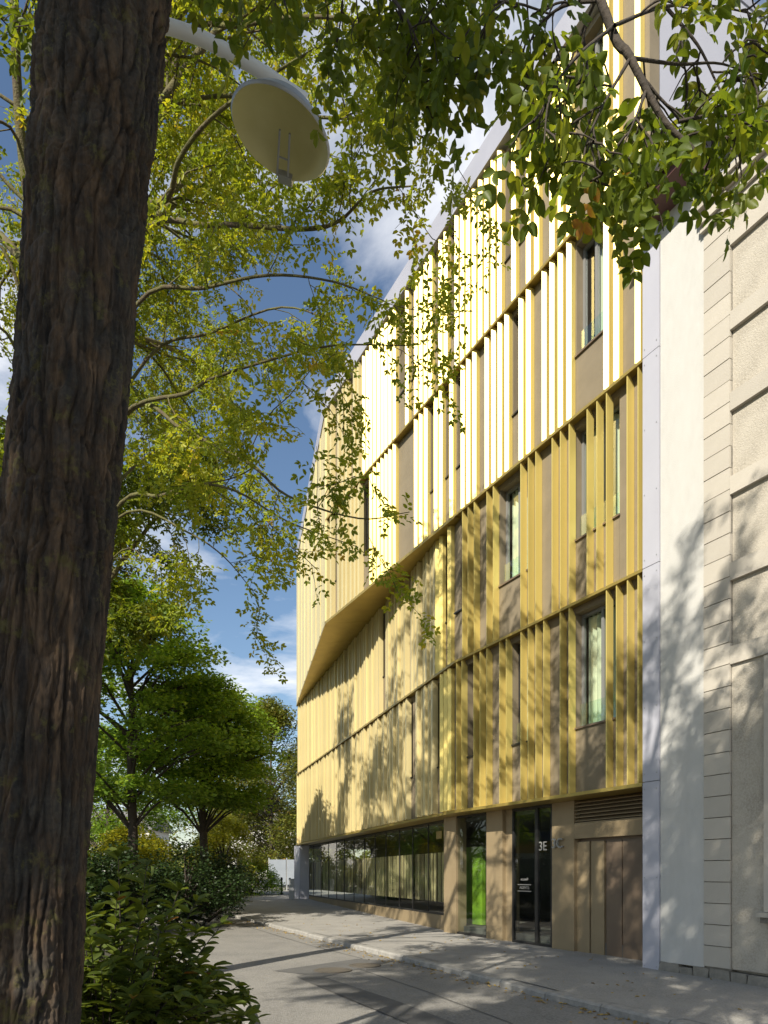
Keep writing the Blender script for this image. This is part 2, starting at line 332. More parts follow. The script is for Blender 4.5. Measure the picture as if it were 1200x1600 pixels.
# far lower facet: close set fins; slots where windows are
SLOT = {1: [(638,646),(680,686.5)], 2: [(594.5,601),(635.5,640),(692,699)]}
for row in (1, 2):
    for px in ((699.3, 693.2, 687) if row == 1 else (699, 686, 680.2)):
        fin(fAB if px > 709.5 else fBD, row, fBD.s(px), .15)
    s = fBD.s(683 if row == 1 else 679) + .03; k = 0; prng = random.Random(row*5)
    while s < fBD.len-.06:
        gap = .262
        s0 = s
        if any(fBD.s(b)-.02 < s < fBD.s(a)+.16 for a, b in SLOT[row]): s += .05; continue
        k += 1
        fin(fBD, row, s+.2, .2, (0, .012, .03, .008, .045)[k % 5])
        s += gap + (.075 if prng.random() < .3 else 0)
# upper far facet: flat standing-seam ribs
hCD = LT-L3-.01
ribm = MB().box(0, .205, 0, .10, .03, hCD).mesh('fin', M['gold_matte'])
k = 0; s = .02
while s < fCD.len-.1:
    link('fin', ribm, gb, at(fCD, s+.22, 0.0 if k % 6 else -.025, L3), fCD.rot); s += .24; k += 1
# storey trays (local x = -s)
def along(name, f, s0, s1, prof, m, z=0):
    b = MB().prism_x(prof, -s1, -s0); return link(name, b.mesh(name, m), gb, at(f, 0, 0, z), f.rot)
tray = [(-.02,-.05),(-.005,-.05),(-.005,-.018),(WALL,-.018),(WALL,0.0),(-.02,0.0)]
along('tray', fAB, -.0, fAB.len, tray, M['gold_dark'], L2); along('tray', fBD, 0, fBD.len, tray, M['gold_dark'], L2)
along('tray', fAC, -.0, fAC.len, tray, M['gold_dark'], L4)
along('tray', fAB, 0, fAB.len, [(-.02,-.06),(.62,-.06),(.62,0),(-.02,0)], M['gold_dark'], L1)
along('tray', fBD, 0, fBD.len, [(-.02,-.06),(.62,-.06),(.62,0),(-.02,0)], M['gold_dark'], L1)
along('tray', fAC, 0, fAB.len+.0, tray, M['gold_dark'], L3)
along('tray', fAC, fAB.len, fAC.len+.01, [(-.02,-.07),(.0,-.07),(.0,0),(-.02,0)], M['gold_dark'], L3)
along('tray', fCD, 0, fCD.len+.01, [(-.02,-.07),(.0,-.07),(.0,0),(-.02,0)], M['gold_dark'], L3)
# overhang soffit panels
sp = MB()
def tri_soffit(pts, z):
    b = MB(); b.prism_z([(p.x-GL.x, p.y-GL.y) for p in pts], z-.05-GL.z, z-.012-GL.z)
    return link('soffit', b.mesh('soffit', M['gold_dark']), gb)
M1, M2 = Cc.lerp(D, .18), Bp.lerp(D, .46)
bi = fBD.n*(-.18)
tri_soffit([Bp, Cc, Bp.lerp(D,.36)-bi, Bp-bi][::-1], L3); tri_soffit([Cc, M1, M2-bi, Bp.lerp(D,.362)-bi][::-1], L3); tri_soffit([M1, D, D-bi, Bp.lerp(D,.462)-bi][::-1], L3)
# backing wall with openings. openings: list of (s0, s1, zlo, zhi)
TH = .22
def backing(f, s0, s1, z0, z1, ops, m):
    ops = sorted(ops); cur = s0; zz0, zz1 = z0+.002, z1-.02
    pieces = []
    for a, b, lo, hi in ops:
        a, b = max(a, s0), min(b, s1)
        if a > cur+.01: pieces.append((cur, a, zz0, zz1))
        if lo > zz0+.02: pieces.append((a, b, zz0, lo))
        if hi < zz1-.02: pieces.append((a, b, hi, zz1))
        cur = b
    if cur < s1-.01: pieces.append((cur, s1, zz0, zz1))
    for a, b, lo, hi in pieces:
        link('wall_panel', MB().box(-b+.002, -a-.002, WALL, WALL+TH, lo, hi).mesh('wall_panel', m), gb, at(f, 0, 0, 0), f.rot)
def curtain_mesh(x0, x1, y, z0, z1, amp=.035):
    b = MB(); n = max(4, int((x1-x0)/.03)); wl_ = rnd.uniform(.10,.15)
    for i in range(n+1):
        x = x0+(x1-x0)*i/n; yy = y + amp*math.sin(2*math.pi*x/wl_) + .012*math.sin(23*x)
        b.v += [(x, yy, z0), (x, yy, z1)]
    for i in range(n): b.f.append((2*i, 2*i+2, 2*i+3, 2*i+1))
    return b.mesh('curtain', M['curtain'], True)
def window(f, a, b, lo, hi, guard=False, cur=(0, 1), big=False):
    w = b-a; fr = .055; y = WALL+TH-.07
    b1 = MB().box(0, fr, y, y+.06, 0, hi-lo).box(w-fr, w, y, y+.06, 0, hi-lo).box(fr, w-fr, y, y+.06, 0, fr).box(fr, w-fr, y, y+.06, hi-lo-fr, hi-lo)
    if big: b1.box(w*.5-.03, w*.5+.03, y+.002, y+.058, fr, hi-lo-fr)
    o = link('window', b1.mesh('window', M['frame_grey'] if big else M['frame']), gb, at(f, b, 0, lo), f.rot)
    link('pane', MB().quad((fr,y+.03,fr),(w-fr,y+.03,fr),(w-fr,y+.03,hi-lo-fr),(fr,y+.03,hi-lo-fr)).mesh('pane', M['glass']), o)
    link('sill', MB().box(-.02, w+.02, WALL-.035, y, -.035, -.003).mesh('sill', M['frame'] if not big else M['bronze_dark']), o)
    if cur: link('curtain', curtain_mesh(w*cur[0]+.02, w*cur[1]-.02, y+.12, .02, hi-lo-.04), o)
    if guard: link('guard', MB().quad((.05,WALL+.06,.02),(w-.05,WALL+.06,.02),(w-.05,WALL+.06,.42),(.05,WALL+.06,.42)).mesh('guard', M['guard']), o)
def ops_for(f, row, spec, z0, z1):
    out = []
    for px0, px1, kind in spec:
        a, b = f.s(px1, WALL), f.s(px0, WALL)
        lo, hi = (z0+1.2, z1-.14) if kind != 'p' else (z0, z1)
        if kind == 'f': lo = z0+.9
        out.append((a, b, lo, hi)); window(f, a, b, lo, hi, guard=kind in 'wg', big=kind == 'w', cur=((0, 1) if row < 3 else (.35, 1)) if kind == 'w' else (0, 1))
    return out
o1 = ops_for(fAB, 1, [(899,966,'w'),(801,824,'g'),(731,740,'s')], L1, L2)
o2 = ops_for(fAB, 2, [(899,968,'w'),(781.5,824,'w'),(711.5,722.5,'s')], L2, L3)
backing(fAB, .0, fAB.len, L1, L2, o1, M['brown']); backing(fAB, .0, fAB.len, L2, L3, o2, M['brown'])
o1 = ops_for(fBD, 1, [(638.5,645,'s'),(680.5,686.5,'s')], L1, L2); o2 = ops_for(fBD, 2, [(596,601,'s'),(636.5,640,'s'),(693,699,'s')], L2, L3)
backing(fBD, .0, fBD.len, L1, L2, o1, M['brown']); backing(fBD, 0, fBD.len, L2, L3-.05, o2, M['brown'])
o3 = ops_for(fAC, 3, [(901,943,'w'),(802,811,'s'),(714.5,720.5,'s'),(697.5,702.8,'s'),(673.5,678.6,'s'),(566,577,'s'),(521,525.5,'s')], L3, L4)
o4 = ops_for(fAC, 4, [(901,943,'w'),(790.5,799.8,'s'),(812.5,822.6,'s'),(705.5,710.6,'s'),(681.3,685.6,'s'),(625,633.5,'s'),(644,647.3,'s')], L4, LT)
backing(fAC, 0, fAC.len, L3, L4, o3, M['brown']); backing(fAC, 0, fAC.len, L4, LT, o4, M['brown'])
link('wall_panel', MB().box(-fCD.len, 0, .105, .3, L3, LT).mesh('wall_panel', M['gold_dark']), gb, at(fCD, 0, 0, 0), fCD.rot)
# parapet coping and roof, end wall, rear, inner slabs
along('coping', fAC, 0, fAC.len, [(-.03,0),(.25,0),(.25,LC-LT),(-.03,LC-LT)], M['coping'], LT)
along('coping', fCD, .02, fCD.len, [(-.03,0),(.25,0),(.25,LC-LT),(-.03,LC-LT)], M['coping'], LT)
inn = Vector((.889,.457))
E1, E2 = A + inn*13, D + inn*11
def slab(name, pts, z0, z1, m): return link(name, MB().prism_z([(p.x-GL.x, p.y-GL.y) for p in pts], z0-GL.z, z1-GL.z).mesh(name, m), gb)
ins = lambda p, d=.4: p + inn*d
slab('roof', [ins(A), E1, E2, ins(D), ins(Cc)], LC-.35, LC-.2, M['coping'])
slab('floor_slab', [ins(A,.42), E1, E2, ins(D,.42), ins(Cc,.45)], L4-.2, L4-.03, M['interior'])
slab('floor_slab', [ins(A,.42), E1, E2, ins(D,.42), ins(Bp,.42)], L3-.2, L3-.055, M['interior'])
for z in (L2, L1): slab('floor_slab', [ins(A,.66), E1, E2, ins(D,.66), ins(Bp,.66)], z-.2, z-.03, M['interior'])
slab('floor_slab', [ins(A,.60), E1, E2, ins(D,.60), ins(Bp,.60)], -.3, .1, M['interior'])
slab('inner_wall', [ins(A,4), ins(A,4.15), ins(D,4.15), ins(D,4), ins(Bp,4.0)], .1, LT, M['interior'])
ew = Facet(A, E1)
b = MB().box(0, 13, 0, .12, -.3, LC-.3)
link('end_wall', b.mesh('end_wall', M['clad']), gb, Vector((A.x, A.y, 0))-GL+Vector((.457*-.02,.889*.02,0))+Vector((inn.x*.16, inn.y*.16, 0)), math.atan2(inn.y, inn.x))
slab('rear_wall', [E1, E1+inn*.2, E2+inn*.2, E2], -.3, LC-.3, M['render'])
# ---- ground floor, recessed
RC = .52
def gf(name, f, px0, px1, z0, z1, m, inset=RC, dep=.14):
    a, b2 = f.s(px1, inset), f.s(px0, inset)
    return link(name, MB().box(0, b2-a, 0, dep, 0, z1-z0).mesh(name, m), gb, at(f, b2, inset, z0), f.rot)
TOP = L1-.062
gf('pillar', fAB, 693.5, 712.5, -.25, TOP, M['bronze'], RC-.03, .3)
gf('pillar', fAB, 760, 785, -.25, TOP, M['bronze'], RC-.03, .2); gf('pillar', fAB, 785.3, 800, -.25, TOP, M['bronze'], RC+.06, .2)
gf('wall_panel', fAB, 862.5, 897, -.25, TOP, M['bronze'], RC-.03, .2)
gf('wall_panel', fAB, 897.2, 1006, 2.02, 2.3, M['bronze'], RC-.03, .2)
gf('wall_panel', fAB, 897.2, 1006, 2.3, TOP, M['bronze_dark'], RC+.12, .06)
# ventilation louvre blades
lo_ = gf('louvre', fAB, 897.4, 1006, 2.30, 2.32, M['bronze'], RC-.02, .1)
wlou = fAB.s(897.4, RC-.02)-fAB.s(1006, RC-.02)
for i in range(6):
    link('louvre_blade', MB().prism_x([(0,0),(.10,.045),(.10,.057),(0,.012)], 0, wlou).mesh('louvre_blade', M['bronze']), lo_, (0, 0, .04+i*.068))
# gate leaves of vertical boards
gate = gf('gate', fAB, 897.2, 1006, -.2, 2.02, M['bronze_dark'], RC+.10, .05)
for pa, pb, dz, mm in ((903,925.5,.0,'bronze'),(926.3,947.5,.018,'bronze'),(949.5,974,.035,'bronze_dark'),(974.8,1006,.035,'bronze_dark')):
    a, b2 = fAB.s(pb, RC+.1), fAB.s(pa, RC+.1); o0 = fAB.s(897.2, RC+.1)
    link('gate_board', MB().box(o0-b2, o0-a-.012, -.06+dz, -.003, .02, 2.16).mesh('gate_board', M[mm]), gate)
# tall glazing
def glazed(f, pxs, z0, z1, inset=RC, label=None, mull=.05, fm='frame', mdep=(.003,.087)):
    a, b2 = f.s(pxs[-1], inset), f.s(pxs[0], inset); w = b2-a
    bb = MB(); h = z1-z0
    xs = [b2-f.s(p, inset) for p in pxs]
    bb.box(0, w, 0, .09, 0, .05).box(0, w, 0, .09, h-.05, h)
    for i, x in enumerate(xs):
        m_ = mull/2; x0, x1 = max(0, x-m_), min(w, x+m_); bb.box(x0, x1, mdep[0], mdep[1], .05, h-.05)
    o = link('window', bb.mesh('window', M[fm]), gb, at(f, b2, inset, z0), f.rot)
    for i in range(len(xs)-1):
        link('pane', MB().quad((xs[i]+.026,.03,.05),(xs[i+1]-.026,.03,.05),(xs[i+1]-.026,.03,h-.05),(xs[i]+.026,.03,h-.05)).mesh('pane', M['glass_dark']), o)
    return o, xs, w
glazed(fAB, [712.5, 760], -.08, TOP)
wdoor, xsd, _ = glazed(fAB, [800, 837.5, 862.5], -.1, TOP, mull=.09)
long_px = [476.5,489,501,512.5,525,537,552,568,585,601.8,622.8,643.5,667.8,694]
lw, xs, w = glazed(fBD, long_px, .30, TOP, mull=.022, mdep=(.015,.04))
srng = random.Random(3)
for i in range(len(xs)-1):
    x = xs[i]+.05
    while x < xs[i+1]-.10:
        wd = srng.choice((.05,.07,.10,.13)); wd = min(wd, xs[i+1]-.04-x)
        yy = .06+srng.uniform(0,.05)
        link('slat', MB().box(x, x+wd, yy, yy+.03, .33, 1.62).mesh('slat', M['slat'] if srng.random() < .75 else M['bronze']), lw)
        x += wd+srng.choice((.03,.05,.09))
link('slat_rail', MB().box(.05, w-.05, .245, .265, .33, .37).box(.05, w-.05, .245, .265, 1.56, 1.60).mesh('slat_rail', M['frame']), lw)
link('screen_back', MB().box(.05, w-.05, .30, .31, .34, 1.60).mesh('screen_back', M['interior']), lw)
link('notice', MB().box(w-.66, w-.3, .05, .06, 1.98, 2.18).mesh('notice', M['orange']), lw)
gf('plinth', fBD, 476, 694, -.3, .298, M['bronze'], RC-.05, .25)
gf('pillar', fBD, 459.5, 468.5, -.3, L1-.065, M['clad'], .03, .45)
# green wall inside the entrance
a, b2 = fAB.s(772, 2.2), fAB.s(716, 2.2)
link('inner_wall', MB().box(0, 1.05, 0, .1, 0, 1.9).mesh('inner_wall', M['green']), gb, at(fAB, fAB.s(716, 1.1), 1.1, .12), fAB.rot)
def lettering(txt, size, m, parent, loc, ext=.004, name='lettering'):
    cu = bpy.data.curves.new(name, 'FONT'); cu.body = txt; cu.size = size; cu.extrude = ext; cu.align_x = 'CENTER'
    tmp = bpy.data.objects.new('tmp', cu); C.objects.link(tmp); dg = bpy.context.evaluated_depsgraph_get()
    me = bpy.data.meshes.new_from_object(tmp.evaluated_get(dg)); bpy.data.objects.remove(tmp); me.materials.clear(); me.materials.append(m)
    o = link(name, me, parent, loc); o.rotation_euler = (R(90), 0, 0); return o
lettering('3E', .26, M['sign'], wdoor, ((xsd[1]+xsd[2])/2-.05, .012, 1.93))
lettering('accueil', .085, M['sign'], wdoor, (xsd[1]*.5, .015, 1.32)); lettering('AGENTS', .085, M['sign'], wdoor, (xsd[1]*.5, .015, 1.14))
link('notice_border', MB().box(xsd[1]*.5-.22, xsd[1]*.5+.22, .012, .018, 1.225, 1.24).box(xsd[1]*.5-.22, xsd[1]*.5+.22, .012, .018, 1.09, 1.105).mesh('notice_border', M['sign']), wdoor)
o = lettering('3C', .27, M['sign'], gb, at(fAB, fAB.s(871, RC-.08), RC-.08, 1.86), .02, 'house_number'); o.rotation_euler = (R(90), 0, fAB.rot)
# white cladding strip down the party line, screwed panels
st0, st1 = fAC.s(1031.5), fAC.s(1005.5)
zb = zg(11)-.08
for z0, z1 in ((zb, 2.81), (2.815, 6.20), (6.205, 9.54), (9.545, 11.6)):
    o = link('cladding_panel', MB().box(0, st1-st0-.004, -.02, .5, 0, z1-z0-.006).mesh('cladding_panel', M['clad']), gb, at(fAC, st1, 0, z0), fAC.rot)
    sb = MB(); h = z1-z0
    for i in range(int(h/1.1)+1):
        for x in (.04, st1-st0-.05):
            zc = .12+i*(h-.24)/max(1, int(h/1.1)); sb.box(x-.008, x+.008, -.026, -.019, zc-.008, zc+.008)
    link('screw', sb.mesh('screw', M['grey']), o)

# ------------------------------------------------------------------ neighbouring house
fH = Facet(A, Cc)                                       # same street line, s negative to the right
HB = fH.pt(fH.s(1100), 0, zg(10))
hb = thing('stone_house', 'pale house with rendered wall, grooved corner blocks and roughcast panels beside gold block', 'building', HB)
def hat(s, inset, z): return fH.pt(s, inset, z) - HB
def hbox(name, px0, px1, z0, z1, m, y0, y1):
    a, b2 = fH.s(px1), fH.s(px0); return link(name, MB().box(0, b2-a, y0, y1, 0, z1-z0).mesh(name, m), hb, hat(b2, 0, z0), fH.rot)
RT = 1560                                               # right end far outside the frame
hbox('wall', 1032, 1100, .0, 11.5, M['render'], .0, .4)
hbox('wall', 1032, RT, -.4, 10.9, M['stone'], .16, .5)
zf = zg(10)
zs = [0.02]
qr = random.Random(5)
while zs[-1] < 10.5: zs.append(zs[-1]+.305)
for i in range(len(zs)-1):
    hbox('quoin_block', 1100.3, 1141, zs[i]+.006, zs[i+1]-.006, M['stone'], -.012+qr.uniform(-.003,.003), .16)
hbox('wall', 1100.3, 1141, 0, 10.6, M['rubble'], .02, .161)
led = [10.13, 8.95, 7.82, 6.65, 5.45, 4.28]
for i, z in enumerate(led):
    hbox('stone_band', 1141.4, RT, z, z+.25, M['stone'], -.012, .16)
    bot = (led[i+1]+.25) if i+1 < len(led) else .02
    hbox('roughcast_panel', 1141.4, RT if bot > 1 else 1197, bot+.002, z-.002, M['rough'], .045 if bot > 1 else .03, .16)
hbox('roughcast_panel', 1141.4, RT, 10.382, 10.62, M['rough'], .045, .16)
# ground-floor window at the frame's edge: reveal, sill and shutter
hbox('window_sill', 1189, 1300, .78, .84, M['stone'], -.12, .16); hbox('window_sill', 1192, 1300, .70, .775, M['rubble'], -.06, .16)
ws = hbox('window', 1197, 1290, .85, 4.26, M['frame_grey'], .06, .15)
wsw = fH.s(1197)-fH.s(1290)
link('frame', MB().box(0, .07, -.05, .05, 0, 3.4).box(wsw-.07, wsw, -.05, .05, 0, 3.4).mesh('frame', M['stone']), ws)
hbox('roughcast_panel', 1290.4, RT, .02, 4.278, M['rough'], .03, .16); hbox('roughcast_panel', 1197.4, 1290, .02, .698, M['rough'], .03, .16)
# cornice in steps, proud over the corner pier
for i, (z0, z1, o) in enumerate(((10.62,10.70,.03),(10.705,10.80,.075),(10.805,10.88,.06),(10.885,11.0,.13),(11.005,11.08,.17))):
    hbox('cornice', 1099 if i else 1100, RT, z0, z1, M['stone'], -o, .3); hbox('cornice', 1098.5, 1141, z0+.004, z1-.004, M['stone'], -o-.04, -o-.001)
# eave and gutter over the rendered bay
a0, a1 = fH.s(1100), fH.s(1008)
eo = link('eave', MB().prism_x([(-.42,11.70),(-.42,11.53),(.0,11.47),(.2,11.47),(.2,11.8)][::-1], -a1+.1, -a0).mesh('eave', M['eave']), hb, hat(0, 0, 0), fH.rot)
gm = MB(); pr = []
for i in range(9):
    q = math.pi*i/8; pr.append((-.50-.085*math.cos(q), 11.73-.085*math.sin(q)))
gm.prism_x(pr + [(-.415,11.745),(-.585,11.745)][::1], -a1+.0, -a0); link('gutter', gm.mesh('gutter', M['zinc']), hb, hat(0, 0, 0), fH.rot)
rp = MB().prism_x([(-.45,11.80),(6,15.9),(6,16.0),(-.45,11.87)], -a1+.4, -a0); link('roof', rp.mesh('roof', M['slate']), hb, hat(0, 0, 0), fH.rot)
rp = MB().prism_x([(-.1,11.09),(6,15.6),(6,15.7),(-.1,11.16)], -a0+.01, -fH.s(RT)); link('roof', rp.mesh('roof', M['slate']), hb, hat(0, 0, 0), fH.rot)
# rubble footing: single stones
rr = random.Random(2); s = fH.s(1032); se = fH.s(1260)
while s > se:
    wd = rr.uniform(.16,.36); zt = .0+rr.uniform(-.06,.005); gz = zg(fH.pt(s).y)-.1
    if s < fH.s(1100): zt -= .0
    k = []
    b = MB(); j = lambda a=.02: rr.uniform(-a, a)
    b.v = [(0+j(),-.03+j(.03),0),(wd+j(),-.02+j(),0),(wd,.3,0),(0,.3,0),(0+j(),-.01+j(),zt-gz+j(.01)),(wd-.015+j(),-.01+j(),zt-gz+j(.01)),(wd-.015,.3,zt-gz),(0,.3,zt-gz)]
    b.f = [(4,5,6,7),(0,1,5,4),(1,2,6,5),(3,0,4,7)]
    link('footing_stone', b.mesh('footing_stone', M['rubble']), hb, hat(s, 0, gz), fH.rot); s -= wd+.012

# ------------------------------------------------------------------ foliage tools
def leaflet(L, Wd, n=2, fold=.25):
    """folded blade along +x; returns verts, faces"""
    if n == 1:
        return np.array([(0,0,0),(L*.5,-Wd/2,.0),(L,0,0),(L*.5,Wd/2,.0)], float), [(0,1,2,3)]
    if n == 2:
        z = Wd*fold
        return np.array([(0,0,0),(L*.30,-Wd*.46,z),(L*.72,-Wd*.40,z),(L,0,-.05*L),(L*.72,Wd*.40,z),(L*.30,Wd*.46,z)], float), [(0,1,2,3),(0,3,4,5)]
    z = Wd*fold; ts = (.12,.3,.5,.7,.88); ws_ = (.28,.46,.5,.42,.22)
    v = [(0,0,0)] + [(L*t,-Wd*w_,z*w_*2-.10*L*t*t) for t, w_ in zip(ts, ws_)] + [(L,0,-.12*L)] + [(L*t,Wd*w_,z*w_*2-.10*L*t*t) for t, w_ in zip(ts[::-1], ws_[::-1])] + [(L*.35,0,-.012*L),(L*.7,0,-.05*L)]
    a, c = 12, 13
    f = [(0,1,2,a),(a,2,3,4),(a,4,c),(c,4,5,6),(0,a,10,11),(a,8,9,10),(a,c,8),(c,6,7,8)]
    return np.array(v, float), f
def compound(n=9, L=.2, l=.05, w=.026, quality=2, rs=None):
    rs = rs or np.random.RandomState(1); V = []; Fc = []
    lv, lf = leaflet(l, w, quality)
    def put(pos, ang, roll):
        ca, sa = math.cos(ang), math.sin(ang); cr_, sr = math.cos(roll), math.sin(roll)
        q = lv.copy(); q[:,1], q[:,2] = lv[:,1]*cr_-lv[:,2]*sr, lv[:,1]*sr+lv[:,2]*cr_
        x, y = q[:,0]*ca-q[:,1]*sa, q[:,0]*sa+q[:,1]*ca
        n0 = sum(len(a_) for a_ in V); V.append(np.stack([x+pos[0], y+pos[1], q[:,2]+pos[2]], 1)); Fc.extend([tuple(i+n0 for i in f_) for f_ in lf])
    k = n//2
    for i in range(k):
        t = .22+.72*i/max(1,k-1); x = L*t; z = -.10*L*t*t
        for sgn in (-1, 1): put((x+rs.uniform(-.006,.006), 0, z), sgn*rs.uniform(.5,1.5), rs.uniform(-.9,.9))
    put((L, 0, -.10*L), rs.uniform(-.2,.2), 0)
    return np.concatenate(V), Fc
def scatter(name, m, bases, dirs, ups, tmpl, rs, smin=.8, smax=1.2, tint=None, parent=None):
    """one mesh from many copies of a template; bases/dirs/ups are (N,3) arrays"""
    N = len(bases); tv, tf = tmpl; nv = len(tv)
    X = dirs/np.linalg.norm(dirs, axis=1, keepdims=True); Y = np.cross(ups, X); Y /= np.linalg.norm(Y, axis=1, keepdims=True)+1e-9; Z = np.cross(X, Y)
    sc = rs.uniform(smin, smax, (N,1,1)); t = tv[None]*sc
    V = bases[:,None,:] + t[...,0:1]*X[:,None,:] + t[...,1:2]*Y[:,None,:] + t[...,2:3]*Z[:,None,:]
    lens = np.array([len(f_) for f_ in tf]); flat = np.concatenate([np.array(f_) for f_ in tf])
    loops = (flat[None] + (np.arange(N)*nv)[:,None]).ravel(); tot = np.tile(lens, N); st = np.concatenate([[0], np.cumsum(tot)[:-1]])
    me = bpy.data.meshes.new(name); me.vertices.add(N*nv); me.vertices.foreach_set('co', V.astype(np.float32).ravel())
    me.loops.add(len(loops)); me.loops.foreach_set('vertex_index', loops.astype(np.int32))
    me.polygons.add(len(tot)); me.polygons.foreach_set('loop_start', st.astype(np.int32)); me.polygons.foreach_set('loop_total', tot.astype(np.int32))
    me.update(calc_edges=True); me.materials.append(m)
    if tint is None: tint = np.clip(rs.normal(.45,.22,N), 0, 1)
    at_ = me.attributes.new('tint', 'FLOAT', 'POINT'); tv_ = np.repeat(tint, nv) + rs.uniform(-.06,.06,N*nv)
    at_.data.foreach_set('value', np.clip(tv_,0,1).astype(np.float32))
    return link(name, me, parent)
def rot_about(v, axis, a): return Matrix.Rotation(a, 3, axis) @ v
class Tree:
    """collects wood tubes and leaf bases from limbs given as polylines"""
    def __init__(t, seed, origin): t.r = random.Random(seed); t.rs = np.random.RandomState(seed); t.w = MB(); t.lb = []; t.ld = []; t.o = Vector(origin)
    def poly(t, p, d, L, n, wob, droop):
        pts = [p.copy()]; d = d.normalized()
        for i in range(n):
            d = (d + Vector((t.r.gauss(0,wob), t.r.gauss(0,wob), t.r.gauss(0,wob)-droop))).normalized(); p = p + d*(L/n); pts.append(p.copy())
        return pts
    def smooth(t, pts, k=4):
        out = []
        P_ = [pts[0]*2-pts[1]] + list(pts) + [pts[-1]*2-pts[-2]]
        for i in range(1, len(P_)-2):
            for j in range(k):
                u = j/k; a, b_, c_, d_ = P_[i-1], P_[i], P_[i+1], P_[i+2]
                out.append(.5*((2*b_)+(c_-a)*u+(2*a-5*b_+4*c_-d_)*u*u+(3*b_-a-3*c_+d_)*u**3))
        out.append(pts[-1]); return out
    def wood(t, pts, r0, r1, sides): t.w.tube([p-t.o for p in pts], [r0+(r1-r0)*i/(len(pts)-1) for i in range(len(pts))], sides, False)
    def leaves(t, pts, step, droop, spread):
        d = 0.0; side = 1
        for i in range(len(pts)-1):
            seg = pts[i+1]-pts[i]; L = seg.length; tn = seg.normalized(); q = t.r.uniform(0, step)
            while q < L:
                ax = Vector((t.r.gauss(0,1), t.r.gauss(0,1), t.r.gauss(0,.5)))
                dd = (tn*.45 + ax.normalized()*spread - Vector((0,0,droop))).normalized()
                t.lb.append(pts[i]+tn*q-t.o); t.ld.append(dd); q += step*t.r.uniform(.6,1.4)
    def limb(t, pts, r0, r1, n1, L1, n2, L2, step=.07, droop=.45, spread=.8, start=.25, sides=8, up=.15, tdroop=.06, bias=None):
        pts = [Vector(p) for p in pts]
        if len(pts) < 10: pts = t.smooth(pts, 5)
        t.wood(pts, r0, r1, sides)
        N = len(pts)
        for i in range(n1):
            u = start + (1-start)*(i+t.r.random())/n1; k = min(N-2, int(u*(N-1))); p = pts[k].lerp(pts[k+1], t.r.random()); tn = (pts[k+1]-pts[k]).normalized()
            ax = tn.orthogonal(); ax = rot_about(ax, tn, t.r.uniform(0, 6.283)); d = rot_about(tn, ax, R(t.r.uniform(35,75))); d.z += up
            if bias: d = d + bias*t.r.uniform(0,1)
            L = L1*t.r.uniform(.55,1.15)*(1-.45*u)
            bp = t.poly(p, d, L, 6, .16, tdroop); rb = (r0+(r1-r0)*u)*.42
            t.wood(bp, max(.003, min(rb,.03)), .004, 5)
            for j in range(n2):
                v = .15+.85*(j+t.r.random())/n2; kk = min(5, int(v*6)); pp = bp[kk].lerp(bp[kk+1], t.r.random()); tt = (bp[kk+1]-bp[kk]).normalized()
                ax2 = rot_about(tt.orthogonal(), tt, t.r.uniform(0,6.283)); d2 = rot_about(tt, ax2, R(t.r.uniform(25,65)))
                tp = t.poly(pp, d2, L2*t.r.uniform(.5,1.2), 4, .2, tdroop*1.8)
                t.wood(tp, .004, .0018, 3)
                t.leaves(tp, step, droop, spread)
            t.leaves(bp[3:], step*1.4, droop, spread)
        t.leaves(pts[-4:], step, droop, spread)
    def finish(t, root, tmpl, m, wm, tint=None, wname='branch', fname='crown', upnoise=.6):
        me = t.w.mesh(wname, wm, True); wo_ = link(wname, me, root)
        lb = np.array([tuple(v) for v in t.lb]); ld = np.array([tuple(v) for v in t.ld]); N = len(lb)
        ups = np.array([0,0,1.0])[None] + t.rs.normal(0, upnoise, (N,3))
        if tint is None:                                # some sprays turn yellow together
            tint = np.clip(t.rs.normal(.42,.17,N) + .25*np.clip(np.sin(lb[:,0]*2.1+1)*np.sin(lb[:,1]*1.7)*np.sin(lb[:,2]*2.3), 0, 1), 0, 1)
        fo = scatter(fname, m, lb, ld, ups, tmpl, t.rs, .75, 1.2, tint, root)
        return wo_, fo, N
COMP = compound(7, .17, .056, .030, 2, np.random.RandomState(4))
COMPN = compound(7, .14, .045, .026, 3, np.random.RandomState(6))
COMPB = compound(7, .30, .10, .05, 2, np.random.RandomState(8))

# ---- value noise on the trunk's surface
def vnoise(rs, nu, nv, U, V_):
    gq = rs.rand(nv+2, nu); u = (U*nu) % nu; v = np.clip(V_*nv, 0, nv-.001); iu, iv = u.astype(int), v.astype(int); fu, fv = u-iu, v-iv
    fu, fv = fu*fu*(3-2*fu), fv*fv*(3-2*fv); i2 = (iu+1) % nu
    return (gq[iv,iu]*(1-fu)+gq[iv,i2]*fu)*(1-fv) + (gq[iv+1,iu]*(1-fu)+gq[iv+1,i2]*fu)*fv
def voro(rs, nu, nv, U, V_):
    jx, jy = rs.rand(nv+4, nu), rs.rand(nv+4, nu); u, v = (U % 1.0)*nu, np.clip(V_, 0, 1)*nv + 1.0; iu, iv = np.floor(u).astype(int), np.floor(v).astype(int)
    f1 = np.full(U.shape, 9.0); f2 = np.full(U.shape, 9.0)
    for a in (-1, 0, 1):
        for b_ in (-1, 0, 1):
            cu, cv = iu+a, np.clip(iv+b_, 0, nv+3); d = (cu+jx[cv, cu % nu]-u)**2 + (cv+jy[cv, cu % nu]-v)**2; d = np.sqrt(d)
            n1 = np.minimum(f1, d); f2 = np.minimum(f2, np.maximum(f1, d)); f1 = n1
    return f2-f1
